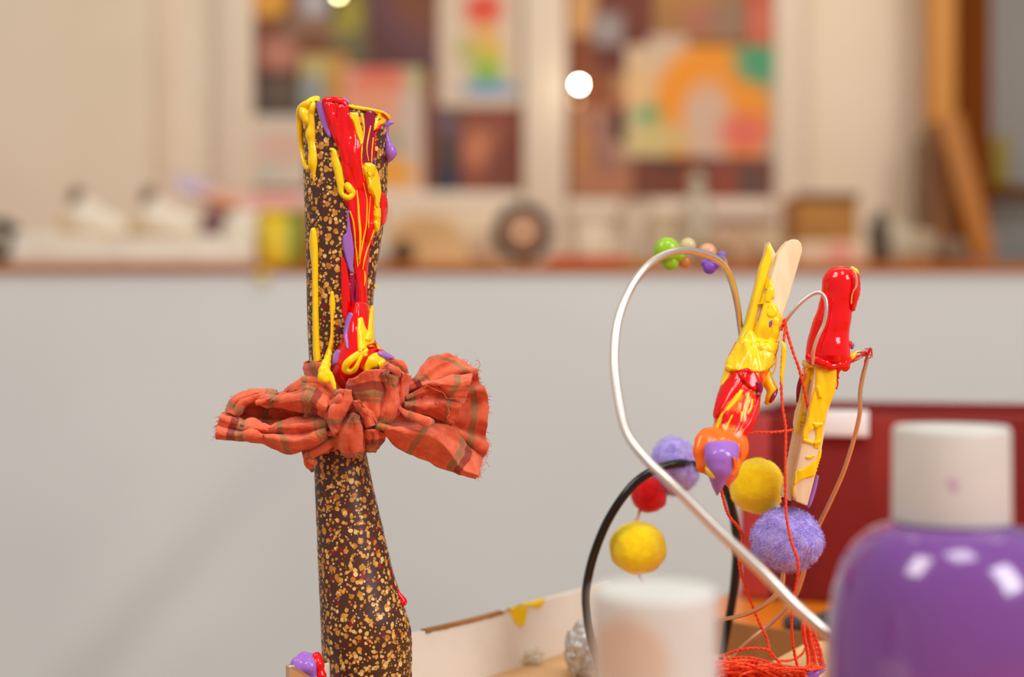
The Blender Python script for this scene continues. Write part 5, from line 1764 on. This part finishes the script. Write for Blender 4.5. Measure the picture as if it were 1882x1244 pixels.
PL, PL2 = (196, 182, 246), (172, 154, 236)
YP, YP2 = (255, 226, 24), (252, 214, 16)
pompom(1445, 992, .4365, 63, 55, PL, PL2, 'mauve pompom below the red topped peg', 9000, 3)
pompom(1240, 857, .482, 45, 51, PL, PL2, 'mauve pompom behind the top of the black arch', 3500, 4)
pompom(1172, 1007, .474, 51, 50, YP, YP2, 'yellow pompom hanging inside the black arch', 900, 5, .0006, .25)
pompom(1391, 893, .450, 51, 51, YP, YP2, 'yellow pompom beside the purple paint drop', 1200, 6, .0006, .2)
pompom(1193, 908, .480, 34, 33, (222, 14, 18), (196, 8, 14), 'small red pompom above the hanging yellow pompom', 900, 8, .0006, .3)
o = wire('pompom_stick', [(1240, 880, .484), (1200, 915, .483), (1180, 930, .481), (1173, 948, .478), (1168, 966, .475), (1171, 1010, .474), (1175, 1058, .474), (1182, 1074, .474), (1190, 1120, .476), (1192, 1180, .480), (1192, 1245, .487)], 3, plain('tan_twine', (206, 170, 130), .6), 60, None, 8)
thing(o, 'thin tan stem carrying the red and hanging yellow pompoms', 'stem')
o = wire('clear_bead', [(1422, 938, .447, 5), (1427, 934, .446, 7), (1430, 931, .446, 5)], 1, plain('clear_shiny_bead', (240, 240, 245), .05, Transmission_Weight=.5), 12, None, 12)
thing(o, 'tiny clear shiny bead between the yellow and mauve pompoms', 'bead')

# ------------------------------------------------------------------ threads
def thread(pts, label, r=2.5, n=120, mat=THREAD):
    P_, R_ = path3([(*p, r) for p in pts], n)
    q = []
    for i, p in enumerate(P_):
        q.append(p + Vector((noise.noise(Vector((i * .35, 0, r))), 0, noise.noise(Vector((0, i * .35, r))))) * .00010)
    V, Fc = [], []
    # two twisted plies
    gs = []
    for ply in (0, 1):
        pp = []
        acc = 0
        for i, p in enumerate(q):
            if i:
                acc += (q[i] - q[i - 1]).length
            t = (q[min(i + 1, n - 1)] - q[max(0, i - 1)]).normalized()
            o1 = t.orthogonal().normalized()
            o2 = t.cross(o1)
            a = acc / .0016 * 2 * math.pi * .5 + ply * math.pi
            pp.append(p + (o1 * math.cos(a) + o2 * math.sin(a)) * R_[i] * .42)
        gs.append(tube_geo(pp, [x * .66 for x in R_], 6))
    V, Fc = join(gs)
    return thing(mk('thread', V, Fc, mat), label, 'thread', 'orange threads in the sculpture')


thread([(1436, 606, .4265), (1442, 588, .426), (1444, 594, .4255), (1439, 640, .425), (1436, 700, .424), (1438, 745, .423), (1444, 790, .422), (1443, 860, .422), (1444, 920, .422), (1447, 960, .4205), (1456, 1000, .4195), (1466, 1030, .4195), (1466, 1060, .421), (1458, 1100, .424), (1455, 1130, .428), (1456, 1170, .433), (1462, 1210, .437), (1470, 1232, .438), (1484, 1246, .436), (1500, 1262, .434)], 'orange thread falling from the yellow peg across the mauve pompom', 2.9, 320)
wire_y = wire('paint_run', [(1437, 628, .4245, 2), (1441, 638, .424, 4.5), (1440, 664, .4235, 4), (1437, 690, .423, 3.4), (1437, 706, .423, 1.4)], 1, YEL, 30, None, 10)
thing(wire_y, 'yellow paint run clinging to the falling orange thread', 'paint')
thread([(1442, 589, .426), (1447, 612, .4258), (1458, 648, .4255), (1468, 676, .4255), (1478, 716, .4275), (1484, 745, .4295), (1486, 758, .4305)], 'orange thread slanting from the yellow peg into the groove of the red topped peg', 2.9, 90)
thread([(1372, 796, .421), (1390, 794, .422), (1420, 794, .424), (1440, 792, .426), (1458, 790, .430)], 'short orange thread stretched level between the two pegs', 2.4, 60)
thread([(1322, 880, .419), (1328, 912, .425), (1338, 945, .432), (1356, 968, .438), (1365, 985, .441), (1361, 1010, .443), (1359, 1040, .445), (1370, 1080, .448), (1384, 1116, .450), (1398, 1150, .452), (1410, 1176, .453), (1416, 1206, .452)], 'orange thread dropping from the purple paint drop into the tray', 3.0, 150)

# tangle of thread on the tray floor
rnd = random.Random(21)
gs = []


def strand(pts, r=2.4, n=46):
    P_, R_ = path3([(*p, r) for p in pts], n)
    out = []
    for ply in (0, 1):
        pp = []
        acc = 0
        for i, p in enumerate(P_):
            if i:
                acc += (P_[i] - P_[i - 1]).length
            t = (P_[min(i + 1, n - 1)] - P_[max(0, i - 1)]).normalized()
            o1 = t.orthogonal().normalized()
            o2 = t.cross(o1)
            a = acc / .0016 * math.pi + ply * math.pi
            pp.append(p + (o1 * math.cos(a) + o2 * math.sin(a)) * R_[i] * .42)
        out.append(tube_geo(pp, [x * .66 for x in R_], 6))
    gs.extend(out)


strand([(1322, 1206, .452), (1335, 1202, .449), (1360, 1194, .447), (1390, 1191, .446), (1412, 1195, .446), (1424, 1208, .446), (1438, 1224, .446)], 2.8, 90)
strand([(1322, 1216, .448), (1345, 1210, .445), (1375, 1208, .444), (1410, 1216, .443), (1445, 1230, .442), (1470, 1246, .441)], 2.8, 90)
strand([(1430, 1214, .447), (1450, 1214, .449), (1466, 1208, .452), (1477, 1198, .455), (1483, 1180, .457)], 2.4, 70)
strand([(1331, 1206, .443), (1334, 1225, .441), (1338, 1250, .440)], 2.8, 50)
strand([(1370, 1214, .441), (1371, 1232, .4395), (1374, 1252, .439)], 2.6, 50)
for i in range(100):
    cx, cy = rnd.uniform(1335, 1450), (rnd.uniform(1226, 1250) if i % 2 else rnd.uniform(1240, 1330))
    d = .447 + rnd.uniform(-.014, .016)
    w_, h_ = rnd.uniform(30, 72), rnd.uniform(6, 22)
    rot = rnd.uniform(-.35, .5)
    a0 = rnd.uniform(0, 6.28)
    pts = []
    m_ = rnd.randint(6, 10)
    top = 1211 + max(0, (cx - 1400)) * .35
    for k in range(m_):
        a = a0 + k * 6.28 / 7
        x = w_ * math.cos(a) * rnd.uniform(.8, 1.1)
        y = h_ * math.sin(a) * rnd.uniform(.7, 1.2)
        px = min(max(cx + x * math.cos(rot) - y * math.sin(rot), 1318), 1484)
        py = max(top + 4, cy + x * math.sin(rot) + y * math.cos(rot))
        dd = d + .010 * math.sin(a + .5)
        py = min(py, CY + (H - ZF - .0008) * F / dd)
        pts.append((px, py, dd))
    strand(pts, 2.5, 56)
# the looped skein hanging at the right
for i in range(8):
    x0, x1 = 1474 + i * 3.4 + rnd.uniform(-1, 1), 1484 + i * 4.2 + rnd.uniform(-3, 3)
    d = .456 + rnd.uniform(-.003, .003)
    strand([(1478 + i * 2.0, 1138, d + .004), (x0, 1152, d), (x0 + 2, 1172, d - .001), ((x0 + x1) / 2 + 3, 1196, d - .003), (x1, 1216, d - .005), (x1 - 4 + i, 1226, d - .008), (x1 - 26, 1232, d - .012)], 2.4, 60)
V, Fc = join(gs)
thing(mk('thread_tangle', V, Fc, THREAD), 'heap of tangled orange thread on the tray floor beside the white cap', 'thread')

# tan card scrap under the skein with a purple paint drop
corners = [(1418, 1216, .470), (1484, 1180, .486), (1530, 1176, .484), (1560, 1262, .450), (1440, 1262, .449)]
bm = bmesh.new()
vf = [bm.verts.new(at(*c_)) for c_ in corners]
vb = [bm.verts.new(at(*c_) + Vector((0, .0003, -.0014))) for c_ in corners]
bm.faces.new(vf)
bm.faces.new(vb[::-1])
for i in range(5):
    bm.faces.new((vf[i], vb[i], vb[(i + 1) % 5], vf[(i + 1) % 5]))
bmesh.ops.recalc_face_normals(bm, faces=bm.faces)
bm.verts.index_update()
V = [v.co.copy() for v in bm.verts]
Fc = [tuple(v.index for v in f.verts) for f in bm.faces]
bm.free()
thing(mk('card_scrap', V, Fc, CARD_T, smooth=False), 'tan cardboard scrap propped in the tray beneath the orange skein', 'card')
o = blobs('paint_drop', [(1468, 1240, .447, 7, 6), (1480, 1238, .447, 12, 6), (1496, 1238, .447, 12, 8), (1508, 1233, .447, 9, 5), (1515, 1230, .447, 5, 3), (1488, 1246, .447, 14, 8)], PUR, None, .0005)
thing(o, 'glossy purple paint drop on the tan card scrap', 'paint')
# crumpled paper scraps on the tray floor
for (px, py, d, r, lab) in ((868, 1240, .508, .010, 'crumpled beige paper scrap near the foot of the white tray wall'), (960, 1238, .517, .007, 'small beige paper scrap right of the crumpled one')):
    c = at(px, py, d)
    V, Fc = ball_geo((c.x, c.y, ZF + .0025), r, r * .7, .0035, 4, .5, 3.2, px)
    V = [Vector((v.x, v.y, max(v.z, ZF + .0001))) for v in V]
    thing(mk('paper_scrap', V, Fc, mottled('beige_paper_%d' % px, (206, 190, 164), (222, 208, 184), .8, 200)), lab, 'paper', 'paper scraps in the tray')

# ================================================================== PAINT BOTTLES
CAP = mottled('cream_plastic_cap', (201, 203, 197), (207, 209, 204), .42, 40, (1, 1, 1), 0)


def capgeo(c, r, z0, z1, ribs=0):
    pr = [(r * .99, z0), (r, z0 + .0006), (r * .985, z1 - .0016), (r * .972, z1 - .0006), (r * .94, z1 - .0001), (r * .86, z1), (r * .4, z1 - .0002), (r * .02, z1 - .0002)]
    return lathe_geo(pr, c, 72)


def bottle(px, D, ztop, capr, bodyr, label, paint, shoulder):
    cx, cy = P(px, D), D
    e = empty('paint_bottle', (cx, cy, TT), label, 'paint bottle', 'paint bottles in front')
    caph = .0205
    zc = ztop - caph
    V, Fc = capgeo((cx, cy), capr, zc, ztop)
    capo = mk('cap', V, Fc, CAP, e)
    hs = zc + .0004
    pr = [(.0005, TT), (bodyr * .90, TT), (bodyr * .97, TT + .0012), (bodyr, TT + .005), (bodyr, hs - .036)]
    for (fr, dz) in shoulder:
        pr.append((bodyr * fr, hs - dz))
    pr.append((capr * .86, hs - .0006))
    pr.append((capr * .86, hs + .001))
    V, Fc = lathe_geo(pr, (cx, cy), 96)
    mk('body', V, Fc, paint, e)
    return e, (cx, cy, zc, capo)


PURB = NT('purple_paint_in_clear_plastic')
PURB.b.inputs['Base Color'].default_value = L3((114, 62, 142))
PURB.set(Roughness=.16)
PURB.b.inputs['Coat Weight'].default_value = .6
PURB.b.inputs['Coat Roughness'].default_value = .05
D = .302
e, (cx, cy, zc, capo) = bottle(1748, D, H + (CY - 786) * (D - .008) / F, 106 * D / F, 227 * D / F, 'purple paint bottle with a cream cap at the right front', PURB.m,
                               [(.995, .030), (.975, .022), (.935, .015), (.87, .0095), (.78, .0055), (.66, .0025), (.55, .0012)])
sc_ = Surf()
me = capo.data
sc_.add([Vector(e['_o']) + v.co for v in me.vertices], [tuple(p.vertices) for p in me.polygons])
run('purple_smudge', sc_, [(1748, 876, 14), (1752, 890, 22), (1756, 904, 12)], .12, plain('dry_purple_smudge', (186, 156, 186), .5), capo, .30)
D = .264
WHB = mottled('white_paint_bottle', (238, 228, 214), (242, 233, 220), .35, 20, (1, 1, 1), 0)
e, (cx, cy, zc, capo) = bottle(1203, D, H + (CY - 1094) * (D - .008) / F, 117 * D / F, .0262, 'cream capped paint bottle cut off at the bottom front', WHB,
                               [(.995, .030), (.975, .022), (.935, .015), (.87, .0095), (.78, .0055), (.66, .0025), (.55, .0012)])
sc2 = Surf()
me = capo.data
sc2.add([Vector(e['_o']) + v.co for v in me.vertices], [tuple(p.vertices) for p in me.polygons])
lay('tan_reflection', sc2, [(1092, 1150, 1140, 1128), (1090, 1180, 1196, 1148), (1090, 1215, 1226, 1180), (1090, 1250, 1236, 1225), (1100, 1285, 1220, 1270), (1105, 1300, 1200, 1300)], .12, plain('tan_reflection_tint', (202, 184, 165), .5), e, .27, M=18)  # warm reflection on the cap, put in as a tan colour patch

# ================================================================== RED TUB behind
RT = NT('translucent_red_plastic')
RT.b.inputs['Base Color'].default_value = L3((184, 74, 70))
RT.set(Roughness=.12)
RT.b.inputs['Transmission Weight'].default_value = .72
RT.b.inputs['IOR'].default_value = 1.15
D0, D1 = .655, .80
xa, xb = P(1364, D0), P(1900, D0) + .012
ztop = H + (CY - 764) * D0 / F
tub = empty('plastic_tub', ((xa + xb) / 2, (D0 + D1) / 2, TT), 'red see-through plastic tub standing behind the pompoms', 'tub')
def slab(name, x0, x1, y0, y1, z0, z1, m, parent, bev=.0008, tilt=None):
    V, Fc = box_geo(((x0 + x1) / 2, (y0 + y1) / 2, (z0 + z1) / 2), abs(x1 - x0), abs(y1 - y0), abs(z1 - z0), 0, bev, tilt)
    M_ = Matrix.Translation((xa, D0, 0)) @ Matrix.Rotation(-.30, 4, 'Z') @ Matrix.Translation((-xa, -D0, 0))
    return mk(name, [M_ @ v for v in V], Fc, m, parent)


slab('front_wall', xa + .002, xb - .002, D0, D0 + .002, TT + .001, ztop, RT.m, tub)
slab('back_wall', xa + .002, xb - .002, D1 - .002, D1, TT + .001, ztop, RT.m, tub)
slab('side_wall', xa, xa + .002, D0, D1, TT + .001, ztop, RT.m, tub)
slab('side_wall', xb - .002, xb, D0, D1, TT + .001, ztop, RT.m, tub)
slab('tub_base', xa + .001, xb - .001, D0 + .001, D1 - .001, TT, TT + .002, RT.m, tub)
slab('rim', xa - .002, xb + .002, D1 - .002, D1 + .002, ztop - .004, ztop + .001, RT.m, tub)
slab('rim', xa - .002, xa + .0035, D0 - .002, D1 + .002, ztop - .004, ztop + .001, RT.m, tub)
slab('rim', xb - .0035, xb + .002, D0 - .002, D1 + .002, ztop - .004, ztop + .001, RT.m, tub)
RL = plain('lighter_red_plastic', (170, 54, 52), .35)
slab('corner_post', xa - .001, xa + .0125, D0 - .0015, D0 + .0012, TT + .001, ztop, RL, tub)
# what is in the tub
slabw = lambda n_, x0, x1, y0, y1, D, dep, m, lab, cat: thing(mk(n_, *box_geo(((P(x0, D) + P(x1, D)) / 2, D + dep / 2, ((H + (CY - y0) * D / F) + (H + (CY - y1) * D / F)) / 2), P(x1, D) - P(x0, D), dep, (y1 - y0) * D / F, 0, .0015), m), lab, cat)
zb_px = CY + (H - TT - .002) * F / .672
V, Fc = box_geo(at(1550, 778, .6385), .0222, .0022, .0118, -.30, .0008)  # plain white piece set against the tub's front rim
thing(mk('white_piece', V, Fc, plain('plain_white', (236, 232, 232), .5)), 'white piece at the front rim of the red tub', 'paper')
slabw('cardboard_strip', 1602, 1672, 776, CY + (H - TT - .002) * F / .665, .665, .012, mottled('tan_strip', (196, 154, 116), (206, 166, 128), .7, 40), 'tan cardboard strip standing in the red tub behind the cream cap', 'card')
slabw('brown_pot', 1430, 1506, 830, CY + (H - TT - .002) * F / .70, .70, .03, plain('dull_brown_pot', (120, 66, 52), .5), 'dull brown pot inside the left of the red tub', 'pot')
slabw('red_card', 1690, 1895, 786, CY + (H - TT - .002) * F / .76, .76, .012, plain('dark_maroon_card', (96, 12, 16), .6), 'dark maroon card leaning at the back of the red tub', 'card')
# dark cloth beyond the tray
for (px, py, rx, rz, lab, sd) in ((1462, 1152, .0055, .0035, 'small dark grey felt scrap on the table left of the skein', 1), (1526, 1158, .008, .006, 'dark grey felt scrap on the table beside the purple bottle', 2)):
    D = .585 if sd == 1 else .57
    c = at(px, py, D)
    V, Fc = ball_geo((c.x, c.y, TT + rz * .8), rx, rx, rz, 3, .3, 2, sd)
    V = [Vector((v.x, v.y, max(v.z, TT))) for v in V]
    thing(mk('felt_scrap', V, Fc, plain('slate_felt_%d' % sd, (56, 58, 60), .9)), lab, 'felt', 'felt scraps on the worktable')

# ================================================================== LIGHT AND CAMERA
for o in list(bpy.data.objects):
    if '_o' in o:
        del o['_o']

w = bpy.data.worlds.new('room_light')
bpy.context.scene.world = w
w.use_nodes = True
bg = w.node_tree.nodes['Background']
bg.inputs[0].default_value = (1.0, .965, .92, 1)
bg.inputs[1].default_value = .43


def area(name, loc, target, sx, sy, power, color, spread=None):
    l = bpy.data.lights.new(name, 'AREA')
    l.shape = 'RECTANGLE'
    l.size, l.size_y = sx, sy
    l.energy = power
    l.color = color
    o = bpy.data.objects.new(name, l)
    col.objects.link(o)
    o.location = loc
    d = Vector(target) - Vector(loc)
    o.rotation_euler = d.to_track_quat('-Z', 'Y').to_euler()
    return o


area('window_light_right', (1.3, -.7, 1.9), (0, .5, .75), .7, .9, 26, (.95, .97, 1.0))
area('ceiling_light_left', (-1.0, -.2, 2.3), (0, .5, .75), .5, .9, 15, (1.0, .96, .9))
area('added_fill_table', (.15, .05, 1.75), (0.03, .45, .75), .35, .35, 3.6, (1.0, .97, .93))  # unseen fill lamp, added to brighten the foreground
area('ceiling_light_back', (0.5, 1.45, 2.5), (0.5, 2.3, 1.0), 1.6, .4, 10, (1.0, .82, .62))

cam = bpy.data.cameras.new('camera')
cam.lens = 50
cam.sensor_width = 36
cam.sensor_fit = 'HORIZONTAL'
cam.clip_start = .01
cam.dof.use_dof = True
cam.dof.focus_distance = FOCUS
cam.dof.aperture_fstop = 5.4
co = bpy.data.objects.new('camera', cam)
col.objects.link(co)
co.location = CAM
co.rotation_euler = (math.pi / 2, 0, 0)
sc = bpy.context.scene
sc.camera = co
sc.view_settings.view_transform = 'Standard'
sc.view_settings.look = 'None'
sc.view_settings.gamma = 1
sc.view_settings.use_curve_mapping = False
sc.view_settings.exposure = 0
